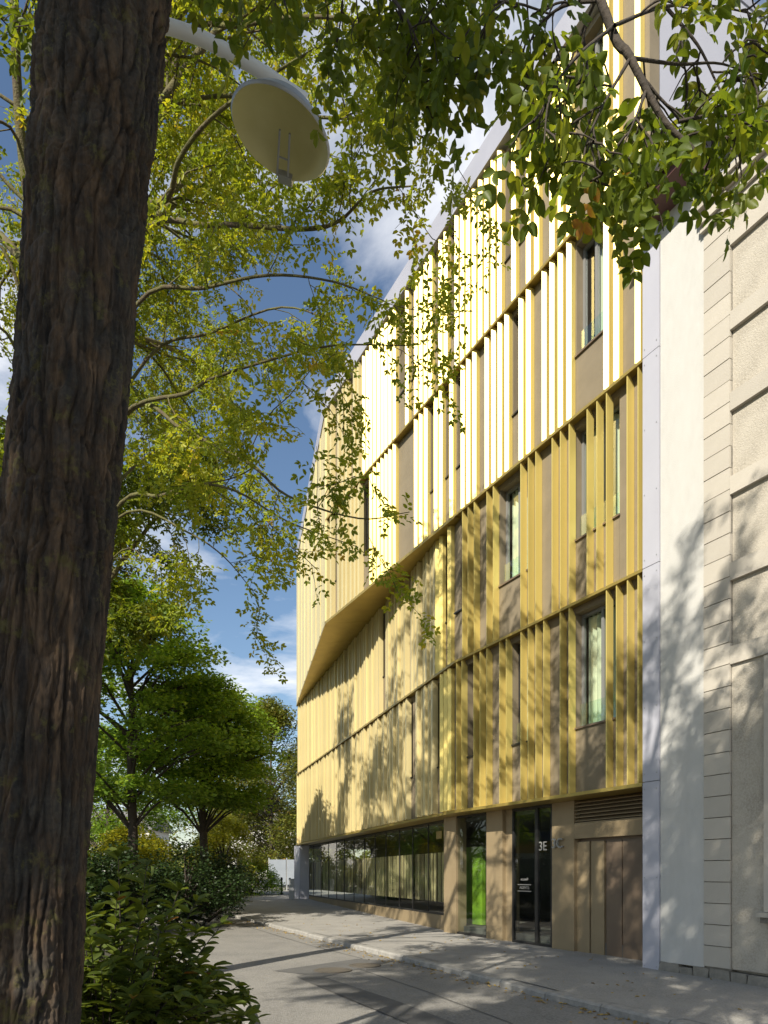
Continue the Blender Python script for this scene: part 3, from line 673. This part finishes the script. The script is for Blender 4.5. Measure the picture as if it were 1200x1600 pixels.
def trunk_mesh(path, radii, name, m, seed, nu=150, nv=420, ridge=.035):
    rs = np.random.RandomState(seed); pth = np.array(path, float); tt = np.linspace(0, 1, nv); ks = np.linspace(0, 1, len(pth))
    ctr = np.stack([np.interp(tt, ks, pth[:,i]) for i in range(3)], 1); rad = np.interp(tt, ks, radii)
    U, V_ = np.meshgrid(np.arange(nu)/nu, tt)
    Uw = U + .030*(vnoise(rs, 7, 9, U, V_)-.5) + .016*(vnoise(rs, 14, 40, U, V_)-.5)
    ss = lambda x, a, b: np.clip((x-a)/(b-a), 0, 1)**2*(3-2*np.clip((x-a)/(b-a), 0, 1))
    fu = ss(np.abs(2*(.65*vnoise(rs, 22, 10, Uw, V_)+.35*vnoise(rs, 40, 26, Uw, V_))-1), .0, .30)      # furrow network
    f2 = ss(np.abs(2*vnoise(rs, 46, 40, Uw, V_)-1), .0, .5); f3 = ss(np.abs(2*vnoise(rs, 60, 150, U+.02*vnoise(rs, 30, 90, U, V_), V_)-1), 0, .45)
    fine = vnoise(rs, 110, 330, U, V_); fin2 = vnoise(rs, min(nu, 220), min(nv, 600), U, V_); big = vnoise(rs, 5, 5, U, V_); lump = vnoise(rs, 12, 22, U, V_)
    W1 = Uw + .020*(vnoise(rs, 24, 40, U, V_)-.5); W2 = V_ + .012*(vnoise(rs, 26, 46, U, V_)-.5)
    v1 = ss(voro(rs, 24, 17, W1, W2), .0, .22); v2 = ss(voro(rs, 46, 70, W1, W2), .0, .3)
    h = ridge*(.55*fu + .60*v1 + .24*v2 + .22*fine + .16*fin2 + .20*lump) + .05*(big-.5)
    rr_ = rad[:,None]*(1+0*U) + h - ridge*.9
    X = ctr[:,0:1] + rr_*np.cos(U*2*np.pi); Y = ctr[:,1:2] + rr_*np.sin(U*2*np.pi); Z = ctr[:,2:3] + 0*U
    co = np.stack([X,Y,Z], 2).reshape(-1,3); idx = np.arange(nu*nv).reshape(nv,nu)
    a = idx[:-1,:]; b_ = np.roll(idx,-1,1)[:-1,:]; c_ = np.roll(idx,-1,1)[1:,:]; d_ = idx[1:,:]
    q = np.stack([a,b_,c_,d_], 2).reshape(-1,4)
    me = bpy.data.meshes.new(name); me.vertices.add(len(co)); me.vertices.foreach_set('co', co.astype(np.float32).ravel())
    me.loops.add(q.size); me.loops.foreach_set('vertex_index', q.astype(np.int32).ravel()); me.polygons.add(len(q)); me.polygons.foreach_set('loop_start', (np.arange(len(q))*4).astype(np.int32)); me.polygons.foreach_set('loop_total', np.full(len(q),4,np.int32))
    me.update(calc_edges=True); me.materials.append(m); me.polygons.foreach_set('use_smooth', [True]*len(q)); return me

# ------------------------------------------------------------------ the big tree in front
TD = 3.3
pb = P(52, 1600, TD)
base = Vector((P(46,1700,TD).x-.02, TD, zg(TD)))
t1 = thing('locust_tree', 'big furrowed tree trunk at the left edge, nearest the viewer', 'tree', base)
pw = [(10,1990,.32),(18,1750,.268),(26,1600,.254),(50,1300,.245),(79,930,.245),(99,700,.238),(125,400,.240),(149,200,.252),(166,0,.268),(176,-160,.29)]
path = [tuple(P(x, y, TD)-base) for x, y, r in pw]; path[0] = (path[0][0], path[0][1], -.1)
link('trunk', trunk_mesh(path, [r+.0 for x,y,r in pw], 'trunk', M['bark'], 11, 340, 900, .027), t1)
fork = P(178, -150, TD)
T = Tree(21, base)
def V3(*a): return Vector(a)
for lm in ([fork, V3(-1.5,3.2,6.9), V3(-1.9,3.4,8.6), V3(-1.8,3.3,10.4), V3(-2.2,3.6,12.6)],
           [fork, V3(-.6,3.5,6.7), V3(.3,3.4,8.0), V3(1.1,3.0,9.3), V3(1.6,2.4,10.6)],
           [fork, V3(-.9,2.7,7.0), V3(-.3,1.6,8.8), V3(.3,.8,10.4), V3(.7,.2,11.8)],
           [fork, V3(-2.0,2.6,6.8), V3(-3.0,1.7,8.4), V3(-3.9,1.0,9.9), V3(-4.6,.6,11)],
           [fork, V3(-1.3,3.9,7.0), V3(-.8,4.9,8.9), V3(-.4,5.6,10.6), V3(-.2,6.0,12.2)],
           [V3(-1.75,3.4,8.2), V3(-1.0,2.6,9.9), V3(-.9,1.9,11.5), V3(-.8,1.4,13.2)]):
    T.limb(lm, .11, .02, 10, 2.3, 6, .8, step=.042, start=.3, up=.25)
T.finish(t1, COMP, M['leaf'], M['moss'], wname='limb', fname='crown')
# low limb sweeping over the street: the hanging sprays at the upper right
T = Tree(5, base)
q = [fork, V3(-.6,2.9,6.3), V3(.35,2.4,5.6), P(935,-10,2.25), P(985,90,2.2), P(1035,185,2.2), P(1085,235,2.2)]
T.limb(q, .021, .007, 3, .3, 3, .2, step=.07, start=.6, sides=8, up=-.2)
subs = [([P(960,40,2.22), P(900,90,2.1), P(860,150,2.05), P(850,225,2.0)], 5), ([P(985,90,2.2), P(945,160,2.15), P(915,230,2.1), P(912,290,2.1)], 5),
        ([P(1010,140,2.2), P(995,180,2.15), P(975,225,2.1)], 3), ([P(1060,190,2.2), P(1110,180,2.2), P(1150,180,2.25), P(1190,165,2.3)], 5),
        ([P(985,90,2.2), P(1060,100,2.3), P(1130,100,2.4), P(1200,130,2.5)], 6), ([P(945,0,2.25), P(880,10,2.3), P(835,50,2.35), P(820,110,2.35)], 6),
        ([P(960,40,2.2), P(1040,10,2.35), P(1120,10,2.5), P(1210,30,2.6)], 7), ([P(950,-30,2.4), P(860,-30,2.5), P(770,10,2.6), P(730,50,2.6)], 5),
        ([P(935,-10,2.3), P(905,60,2.4), P(885,120,2.4), P(880,190,2.35)], 5),
        ([P(1040,10,2.4), P(1090,70,2.4), P(1120,130,2.4), P(1150,190,2.3)], 5)]
for pts, n in subs: T.limb(pts, .006, .002, n, .20, 2, .13, step=.056, droop=.75, spread=.8, start=.1, sides=5, up=-.05, tdroop=.10)
T.finish(t1, COMPN, M['leaf'], M['twig'], wname='branch', fname='foliage', tint=None)
# leafy twigs over the top of the picture
T = Tree(9, base)
subs = [([P(270,-160,3.2), P(380,-110,3.2), P(500,-60,3.1), P(600,-20,3.0)], 6), ([P(500,-160,3.0), P(570,-60,2.9), P(630,20,2.8), P(655,70,2.8)], 5),
        ([P(560,-150,3.0), P(640,-40,2.9), P(700,40,2.9), P(735,80,2.9)], 5), ([P(400,-120,2.8), P(430,-40,2.75), P(450,20,2.7)], 2),
        ([P(120,-130,4.2), P(60,-40,4.3), P(20,70,4.3)], 4)]
for i, (pts, n) in enumerate(subs):
    T = Tree(9+i, base); T.limb(pts, .012, .003, n, .38, 3, .22, step=.06, droop=.6, spread=.85, start=.1, sides=5, up=-.05, tdroop=.08)
    T.finish(t1, COMP, M['leaf'], M['twig'], wname='branch', fname='foliage')

# ------------------------------------------------------------------ second tree hidden behind that trunk, its boughs fill the left
b2_ = Vector((-4.15, 9.0, zg(9)+.03))
t2 = thing('locust_tree', 'yellow green tree behind the big trunk, mossy boughs reaching over the street', 'tree', b2_)
path = [V3(0,0,-.1), V3(.02,0,1.5), V3(-.02,.02,3.5), V3(0,0,6.0), V3(.05,.05,8.2)]
link('trunk', trunk_mesh([tuple(p) for p in path], [.26,.20,.185,.17,.14], 'trunk', M['bark'], 3, 60, 160, .02), t2)
T = Tree(33, b2_)
tr = lambda z: V3(-4.13, 9.02, z)
D2 = 8.0
boughs = [  # visible boughs, traced where they grow
    ([tr(6.9), P(205,360,8.2), P(262,310,7.6), P(280,250,7.2), P(330,185,6.9), P(420,120,6.6), P(520,60,6.3)], .075, .015, 9),
    ([tr(6.8), P(210,380,8.2), P(330,352,7.6), P(470,358,7.0), P(530,345,6.8), P(580,300,6.5), P(650,290,6.2)], .065, .010, 12),
    ([tr(5.9), P(190,650,8.3), P(290,615,7.7), P(330,592,7.4), P(430,560,7.0), P(520,540,6.7), P(640,540,6.4)], .05, .008, 13),
    ([tr(5.7), P(205,640,8.3), P(290,675,7.8), P(390,725,7.4), P(450,775,7.1), P(560,810,6.8), P(640,800,6.6)], .05, .006, 9),
    ([tr(5.0), P(190,785,8.4), P(250,775,8.0), P(310,757,7.7), P(370,768,7.5), P(450,815,7.2), P(560,855,7.0)], .05, .006, 10),
    ([P(310,757,7.7), P(360,748,7.5), P(395,730,7.3), P(415,700,7.2), P(416,692,7.2)], .016, .006, 1),
    ([tr(5.2), P(200,800,8.6), P(290,830,8.3), P(350,870,8.1), P(400,930,8.0)], .035, .006, 8),
    ([tr(6.5), P(210,480,8.0), P(320,450,7.6), P(420,430,7.2), P(520,440,6.9), P(600,470,6.6)], .05, .008, 12),
    ([tr(4.6), P(190,860,8.6), P(235,885,8.4), P(270,905,8.3)], .02, .004, 3),
    ([tr(7.5), P(230,220,8.6), P(340,150,8.2), P(470,180,7.6), P(600,190,7.0), P(690,230,6.6)], .06, .010, 13),
    ([tr(7.6), P(260,100,8.4), P(380,40,7.8), P(540,30,7.2), P(640,100,6.8), P(690,170,6.5)], .06, .010, 13),
    ([tr(6.0), P(230,560,9.6), P(330,520,9.4), P(440,480,9.0), P(540,510,8.6)], .05, .01, 12),
    ([tr(5.5), P(220,720,9.8), P(300,700,9.6), P(390,720,9.3), P(450,800,9.0)], .045, .01, 12),
    ([tr(6.3), P(20,420,8.4), P(-60,360,8.2), P(-140,330,8.0)], .05, .01, 8), ([tr(6.9), P(40,260,8.2), P(-20,180,7.8), P(-80,120,7.4)], .05, .01, 8),
    ([tr(5.2), P(40,700,8.4), P(-20,640,8.2), P(-90,600,8.0)], .05, .01, 9), ([tr(4.4), P(40,800,8.8), P(0,760,8.7), P(-60,740,8.6)], .04, .01, 9), ([tr(5.8), P(30,560,8.8), P(-20,500,8.6), P(-90,460,8.4)], .05, .01, 10)]
for pts, r0, r1, n in boughs:
    T.limb(pts, r0*.55, r1*.6, max(1,int(n*.66)), 1.4, 4, .5, step=.05, droop=.3, spread=.9, start=.22, sides=7, up=.05, tdroop=.07)
top = tr(8.1)
for lm in ([top, V3(-3.6,9.6,10), V3(-3.0,10.6,11.8), V3(-2.8,11.4,13.4)], [top, V3(-4.4,8.6,10), V3(-4.2,8.0,12), V3(-4.0,8.0,13.8)], [top, V3(-5.0,9.6,9.8), V3(-6.2,10.4,11.2), V3(-7.2,11,12.2)],
           [top, V3(-3.4,8.4,9.6), V3(-2.4,8.0,11), V3(-1.6,8.2,12)], [top, V3(-4.6,10.2,9.8), V3(-4.9,11.8,11.4), V3(-4.6,13,12.6)], [top, V3(-4.0,10.8,9.6), V3(-3.8,13,11.0), V3(-3.5,14.8,11.8)], [top, V3(-4.4,10.8,9.2), V3(-4.7,13.3,10.2), V3(-4.9,15.6,11)], [top, V3(-3.3,9.3,11), V3(-2.5,9.6,13), V3(-2.0,9.9,14.6)], [top, V3(-3.0,8.8,10.6), V3(-1.9,9.0,12.4), V3(-1.2,9.4,13.6)], [top, V3(-3.4,10.4,11), V3(-2.8,11.6,12.8), V3(-2.4,12.4,14)]):
    T.limb(lm, .08, .02, 13, 2.2, 6, .75, step=.05, start=.2, up=.25)
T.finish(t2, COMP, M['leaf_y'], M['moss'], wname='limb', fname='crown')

# ------------------------------------------------------------------ more street trees beside and behind the viewer (their shade falls on road and wall)
def shade_tree(label, x, y, h, spread, seed, n=10, leafm='leaf', tall=.35):
    b0 = Vector((x, y, zg(y)+.03)); t = thing('locust_tree', label, 'tree', b0, None)
    link('trunk', trunk_mesh([(0,0,-.1),(.03,0,h*.12),(0,.03,h*.25),(.05,0,h*.42)], [.28,.22,.2,.17], 'trunk', M['bark'], seed, 48, 120, .02), t)
    T = Tree(seed, b0); rr2 = random.Random(seed); f0 = b0 + V3(.04,0,h*.41)
    for i in range(7):
        a = 6.283*i/7 + rr2.uniform(-.3,.3); e = spread*rr2.uniform(.55,1)
        if i == 6: e *= .15
        z = h*rr2.uniform(.72,1.0)
        T.limb([f0, f0 + V3(math.cos(a)*e*.3, math.sin(a)*e*.3, (z-h*.41)*.42), f0 + V3(math.cos(a)*e*.68, math.sin(a)*e*.68, (z-h*.41)*.78), b0 + V3(math.cos(a)*e, math.sin(a)*e, z)], .09, .02, n, 2.2, 6, .8, step=.05, start=.25, up=.1)
    T.finish(t, COMPB, M[leafm], M['moss'], wname='limb', fname='crown')
shade_tree('street tree behind the viewer at the road edge', -5.0, -2.4, 13.6, 4.4, 42, 7)
shade_tree('street tree left of the road beyond the second trunk', -8.0, 16.6, 13.4, 4.6, 43, 14)

shade_tree('street tree behind the viewer, right of the other one and nearer the wall', -2.4, -1.7, 15.4, 3.7, 44, 7)
# ------------------------------------------------------------------ background trees and shrubs
def clump_tree(name, label, cat, x, y, h, cr_, cz0, m, wm, seed, nclump=60, per=420, leaf=.13, flat=.35, trunk=.16, group=None, rx=None, clr=(.9,1.5)):
    z0 = zg(y)+.02; b0 = Vector((x, y, z0)); t = thing(name, label, cat, b0, group); rs = np.random.RandomState(seed); r2 = random.Random(seed)
    w_ = MB(); cb = []; cd = []
    w_.tube([(0,0,-.1),(.05,.02,h*.25),(-.04,.05,h*.5),(.03,0,h*.8)], [trunk, trunk*.8, trunk*.6, trunk*.2], 8)
    for i in range(nclump):
        a = r2.uniform(0,6.283); u = r2.random(); zc = cz0 + (h-cz0)*u; prof = math.sin(math.pi*min(1,max(.06, .18+.82*u)))**.7
        rad = (cr_)*prof*math.sqrt(r2.uniform(.12,1.25)); c = np.array([math.cos(a)*rad, math.sin(a)*rad, zc]); cl = r2.uniform(*clr)
        p = rs.normal(0,1,(per,3)); p /= np.linalg.norm(p,axis=1,keepdims=True); p *= (rs.rand(per,1)**.45)*cl; p[:,2] *= flat; p[:,2] -= .12*(p[:,0]**2+p[:,1]**2)
        cb.append(c+p); cd.append(rs.normal(0,1,(per,3))*[1,1,.35] + [0,0,-.25])
        if r2.random() < .6: w_.tube([(0,0,max(cz0*.7, zc-1.6)), tuple(c*[.5,.5,1]-[0,0,.5]), tuple(c)], [.05,.035,.012], 5, False)
    link('trunk', w_.mesh('trunk', wm, True), t)
    cb = np.concatenate(cb); cd = np.concatenate(cd); N = len(cb)
    ups = np.array([0,0,1.0])[None]+rs.normal(0,.45,(N,3))
    scatter('crown', m, cb, cd, ups, leaflet(leaf, leaf*.72, 1), rs, .7, 1.3, np.clip(rs.normal(.5,.2,N),0,1), t); return t
clump_tree('maple_tree', 'dark green tree with layered boughs, left of the pair behind the shrub', 'tree', -7.9, 22, 10.4, 3.0, 3.9, M['leaf_d'], M['twig'], 51, 105, 400, .13, .34, .19, clr=(.45,1.35))
clump_tree('maple_tree', 'dark green tree with layered boughs, right of the pair above the far road', 'tree', -6.7, 26, 8.4, 2.5, 3.9, M['leaf_d'], M['twig'], 52, 100, 400, .14, .36, .20, clr=(.45,1.25))
clump_tree('maple_tree', 'tall green tree at far left, partly hidden behind the big trunk', 'tree', -13.5, 25, 13, 4.6, 3.0, M['leaf_d'], M['twig'], 57, 80, 420, .15, .4, .2)
clump_tree('lime_tree', 'olive green tree turning brown, next to the gold corner', 'tree', -7.4, 46, 11.8, 3.4, 1.6, M['leaf_o'], M['twig'], 53, 90, 420, .16, .8, .2, clr=(.8,1.4))
clump_tree('lime_tree', 'paler olive tree standing left of the brown tinged one', 'tree', -11.5, 52, 11.5, 3.6, 1.4, M['leaf_o'], M['twig'], 54, 80, 420, .17, .8, .2, clr=(.8,1.5))
clump_tree('lime_tree', 'green tree at the far end behind the pale hoarding', 'tree', -5.0, 58, 12.5, 4.2, 1.5, M['leaf_o'], M['twig'], 58, 80, 400, .17, .8, .2, clr=(.9,1.5))
clump_tree('yellow_shrub', 'sunlit yellow leaved shrub beneath the dark trees', 'shrub', -8.2, 36, 3.9, 2.0, .5, M['leaf_g'], M['twig'], 55, 40, 300, .12, .8, .06, clr=(.4,.8))
clump_tree('yellow_shrub', 'smaller yellow green shrub left of the sunlit one', 'shrub', -12.2, 34, 3.6, 1.7, .4, M['leaf_g'], M['twig'], 56, 34, 300, .12, .8, .06, clr=(.4,.8))
for i, (x, y, h, r_, lab) in enumerate(((-7.4,15.5,2.0,1.5,'dark evergreen bush nearest the big trunk'),(-6.4,17.5,1.9,1.4,'dark evergreen bush under the left dark tree'),(-5.6,20,2.0,1.5,'dark evergreen bush between the two dark trunks'),(-5.9,23.5,1.9,1.4,'dark evergreen bush below the right dark tree'),(-9.6,18.5,2.6,1.7,'taller dark bush at the left behind the trunk'))):
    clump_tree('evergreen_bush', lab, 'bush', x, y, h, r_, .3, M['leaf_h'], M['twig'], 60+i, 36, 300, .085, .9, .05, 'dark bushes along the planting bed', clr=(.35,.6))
for i, (x, y, h, r_, lab) in enumerate(((-7.4,32,1.3,1.5,'low green bush left of the far road end'),(-7.0,37,1.6,1.5,'leafy green bush beside the far tree trunk'),(-9.4,30,1.4,1.6,'low bush behind the dark evergreen bushes'))):
    clump_tree('green_bush', lab, 'bush', x, y, h, r_, .15, M['leaf_d'], M['twig'], 70+i, 36, 300, .09, .9, .04, 'low green bushes at the road end', clr=(.35,.6))
clump_tree('tree_line', 'x', 'x', 0, 0, 1, 1, .3, M['leaf_h'], M['twig'], 80, 1, 1) if False else None
rs = np.random.RandomState(90); N = 26000
bx = rs.uniform(-70,10,N); hz = 5.5+2.2*np.sin(bx*.35)+1.5*np.sin(bx*.9+1); bz = 1.2+hz*rs.rand(N)**.8; by = 84+rs.normal(0,2.5,N)
tl_ = scatter('tree_line', M['leaf_o'], np.stack([bx,by,bz],1), rs.normal(0,1,(N,3)), np.array([0,0,1.])[None]+rs.normal(0,.5,(N,3)), leaflet(.5,.36,1), rs, .6, 1.4)
tag(tl_, 'band of distant trees closing the view at the road end', 'trees', kind='stuff')

clump_tree('maple_tree', 'round green tree filling the gap behind the dark pair', 'tree', -14.5, 37, 8.5, 3.6, 1.6, M['leaf_d'], M['twig'], 81, 60, 380, .16, .5, .17)
clump_tree('lime_tree', 'broad olive tree far left behind the dark pair', 'tree', -24, 52, 11, 5.0, 1.6, M['leaf_o'], M['twig'], 82, 70, 380, .2, .7, .2, clr=(1.2,2.0))
clump_tree('yellow_shrub', 'yellow green bush seen between the dark trunks', 'shrub', -10.6, 29, 3.0, 1.6, .4, M['leaf_g'], M['twig'], 83, 30, 300, .11, .8, .05, clr=(.35,.7))
# ------------------------------------------------------------------ shrub in front
sb = Vector((-1.80, 4.6, zg(4.6)+.03))
shrub = thing('leafy_shrub', 'leafy shrub with drooping pointed leaves at the foot of the big trunk', 'shrub', sb)
r2 = random.Random(12); rs = np.random.RandomState(12); stem = MB(); lb = []; ld = []
for i in range(105):
    a = r2.uniform(0,6.283); e = r2.uniform(.1,1.0)**.6; tip = V3(math.cos(a)*e*.85+.06, math.sin(a)*e*.75, (1.52-.55*e*e)*r2.uniform(.55,1.0))
    if i < 6: tip = V3((-.45,-.1,.12,.3,.5,-.3)[i], -.15, (1.36,1.46,1.62,1.54,1.38,1.44)[i])
    if i > 92: tip = V3(r2.uniform(.55,.95), r2.uniform(-.6,.5), r2.uniform(.35,.85))
    st_ = V3(math.cos(a)*.12, math.sin(a)*.12, 0); pts = [st_, st_.lerp(tip,.35)+V3(0,0,.12), st_.lerp(tip,.7)+V3(0,0,.10), tip]
    pts = Tree.smooth(None, pts, 5); stem.tube(pts, [.009-.007*k/(len(pts)-1) for k in range(len(pts))], 5, False)
    for k in range(4, len(pts)-1):
        for _ in range(3 if k > 7 else 2):
            an = r2.uniform(0,6.283); d = V3(math.cos(an), math.sin(an), r2.uniform(-.35,.35)) + (pts[k+1]-pts[k]).normalized()*.5
            lb.append(tuple(pts[k].lerp(pts[k+1], r2.random()))); ld.append(tuple(d))
    for _ in range(4):
        an = r2.uniform(0,6.283); lb.append(tuple(tip)); ld.append((math.cos(an)*.8, math.sin(an)*.8, r2.uniform(-.3,.8)))
link('stem', stem.mesh('stem', M['twig'], True), shrub)
N = len(lb)
lv_, lf_ = leaflet(.118, .044, 3, .3)
scatter('foliage', M['leaf_s'], np.array(lb), np.array(ld), np.array([0,0,1.])[None]+rs.normal(0,.35,(N,3)), (lv_, lf_), rs, .6, 1.25, np.clip(rs.normal(.45,.2,N),0,1), shrub)

# ------------------------------------------------------------------ street lamp
ld_ = 4.8; head = P(440, 205, ld_)
pole = Vector((-2.12, 4.62, zg(4.6)))
lamp = thing('street_lamp', 'street lamp with round dish reflector on a white arm among the leaves', 'street lamp', pole)
link('pole', MB().tube([(0,0,-.1),(0,0,3.5),(0,0,7.2)], [.065,.058,.045], 12).mesh('pole', M['grey'], True), lamp)
armp = [Vector((0,0,7.15)), P(265,42,4.7)-pole, P(380,95,4.78)-pole, P(478,158,4.9)-pole]
link('arm', MB().tube(Tree.smooth(None, armp, 5), .042, 12).mesh('arm', M['white'], True), lamp)
RD = .335
prof = [(.05,.16),(.12,.15),(.25,.09),(RD,.0),(RD+.012,-.015),(RD,-.03),(RD-.012,-.012),(.25,.07),(.10,.125),(.0,.13)]
hd = link('shade', lathe([(r, z) for r, z in prof][:6], 48).mesh('shade', M['grey'], True), lamp, head-pole)
link('reflector', lathe(prof[5:], 48).mesh('reflector', M['lampin'], True), hd)
fb = MB().tube([(-.05,.33,-.03),(-.02,.02,.02)], .008, 6).tube([(.03,.33,-.03),(.05,.02,.02)], .008, 6).tube([(-.035,.2,-.006),(.04,.2,-.006)], .006, 6).box(-.045,.06,.31,.385,-.035,.03)
link('lamp_holder', fb.mesh('lamp_holder', M['grey']), hd)
hd.rotation_euler = (R(7), R(16), R(6))

# ------------------------------------------------------------------ small street things
bol = lathe([(0,.0),(.07,.0),(.075,.1),(.055,.13),(.05,.75),(.065,.80),(.065,.86),(.04,.92),(0,.93)], 14)
bm_ = bol.mesh('bollard', M['black'], True)
for i, (px, y, lab) in enumerate(((440,37.5,'black bollard in front of the white hoarding'),(453,36.5,'black bollard close to the white corner pillar'))):
    o = link('bollard', bm_, None, ((px-CX)/F*y, y, zg(y))); tag(o, lab, 'bollard', 'bollards at the road end')
y = 33.2
o = link('steel_post', MB().box(-.12,.12,-.06,.06,0,.95).box(-.13,.13,-.07,.07,.95,.98).mesh('steel_post', M['grey']), None, ((455.5-CX)/F*y, y, zg(y))); tag(o, 'squat grey steel post touching the white corner pillar', 'post')
y = 42
hx0 = (420-CX)/F*y; ho = thing('hoarding', 'pale site hoarding of flat panels beyond the gold corner', 'hoarding', (hx0, y, zg(y)))
link('panel', MB().box(.04,1.02,0,.04,.35,1.85).mesh('panel', M['hoard']), ho); link('panel', MB().box(1.10,2.3,0,.04,.35,1.85).mesh('panel', M['hoard']), ho)
for x in (0, 1.06, 2.32): link('post', MB().box(x-.035,x+.035,.045,.11,0,1.95).mesh('post', M['grey']), ho)
for i, (px, py, w_, lab) in enumerate(((520,1516,.62,'rusty round manhole cover in the road, nearer the bed'),(570,1509,.55,'rusty round manhole cover close to the kerb'))):
    d = 1.56*F/(py-HY); x = (px-CX)/F*d
    mc = thing('manhole_cover', lab, 'manhole cover', (x, d, zg(d)-.088), 'manhole covers in the road')
    link('rim', lathe([(w_/2-.05,.0),(w_/2-.05,.012),(w_/2,.012),(w_/2,.0)], 28).mesh('rim', M['iron']), mc)
    link('lid', lathe([(0,.010),(w_/2-.055,.010),(w_/2-.055,.0)], 28).mesh('lid', M['iron']), mc)
# fallen leaves along the gutter
N = 520; ys_ = rs.uniform(5,22,N); dx = -np.abs(rs.normal(0,.22,N))-.12
bs = np.stack([[kx(a) for a in ys_]+dx, ys_, [zg(a)-.083 for a in ys_]], 1)
pv = 120; py_ = rs.uniform(7,22,pv); bs2 = np.stack([[kx(a)+rs.uniform(.3,3) for a in py_], py_, [zg(a)+.008 for a in py_]], 1)
bs = np.concatenate([bs, bs2]); N = len(bs)
fl = scatter('fallen_leaves', M['litter'], bs, np.concatenate([rs.normal(0,1,(N,2)), rs.normal(0,.12,(N,1))],1), np.array([0,0,1.])[None]+rs.normal(0,.25,(N,3)), leaflet(.05,.028,2), rs, .7, 1.3)
tag(fl, 'dry yellow leaves scattered along the gutter', 'leaves', kind='stuff')
# far houses seen between trunks
def far_house(x, y, w_, h, lab):
    o = thing('far_house', lab, 'house', (x, y, zg(y)))
    link('wall', MB().box(0,w_,0,6,-.3,h).mesh('wall', M['housew']), o)
    link('roof', MB().prism_x([(-.3,h),(6.3,h),(3,h+2)], -.3, w_+.3).mesh('roof', M['tile']), o)
    for i in range(int(w_/2)):
        for z in (.9, 3.4):
            if z+1.5 < h: wi = link('window', MB().box(.6+i*2,1.5+i*2,-.05,.02,z,z+1.4).mesh('window', M['frame_grey']), o); link('pane', MB().box(.68+i*2,1.42+i*2,-.06,-.052,z+.08,z+1.32).mesh('pane', M['frame']), wi)
far_house(-31, 66, 9, 4.6, 'pale house glimpsed between the two dark trunks'); far_house(-14.5, 66, 6, 4.8, 'small pale house glimpsed right of the yellow shrub')
# kiosk across the street, seen in the shopfront glass
kk = thing('shop_kiosk', 'shop across the street with blue and yellow fascia bands', 'shop', (-21, 20.5, zg(20)))
for nm, z0, z1, m in (('wall',-.2,2.2,'interior'),('fascia',2.2,2.5,'white'),('fascia',2.505,3.1,'yellow'),('fascia',3.105,3.6,'blue'),('fascia',3.605,4.9,'hoard'),('roof',4.905,5.1,'white')):
    e = .12 if nm != 'wall' else 0
    link(nm, MB().box(-3-e,3+e,-4-e,4+e,z0,z1).mesh(nm, M[m]), kk)
print('objects', len(bpy.data.objects), 'polys', sum(len(o.data.polygons) for o in bpy.data.objects if o.type == 'MESH'))
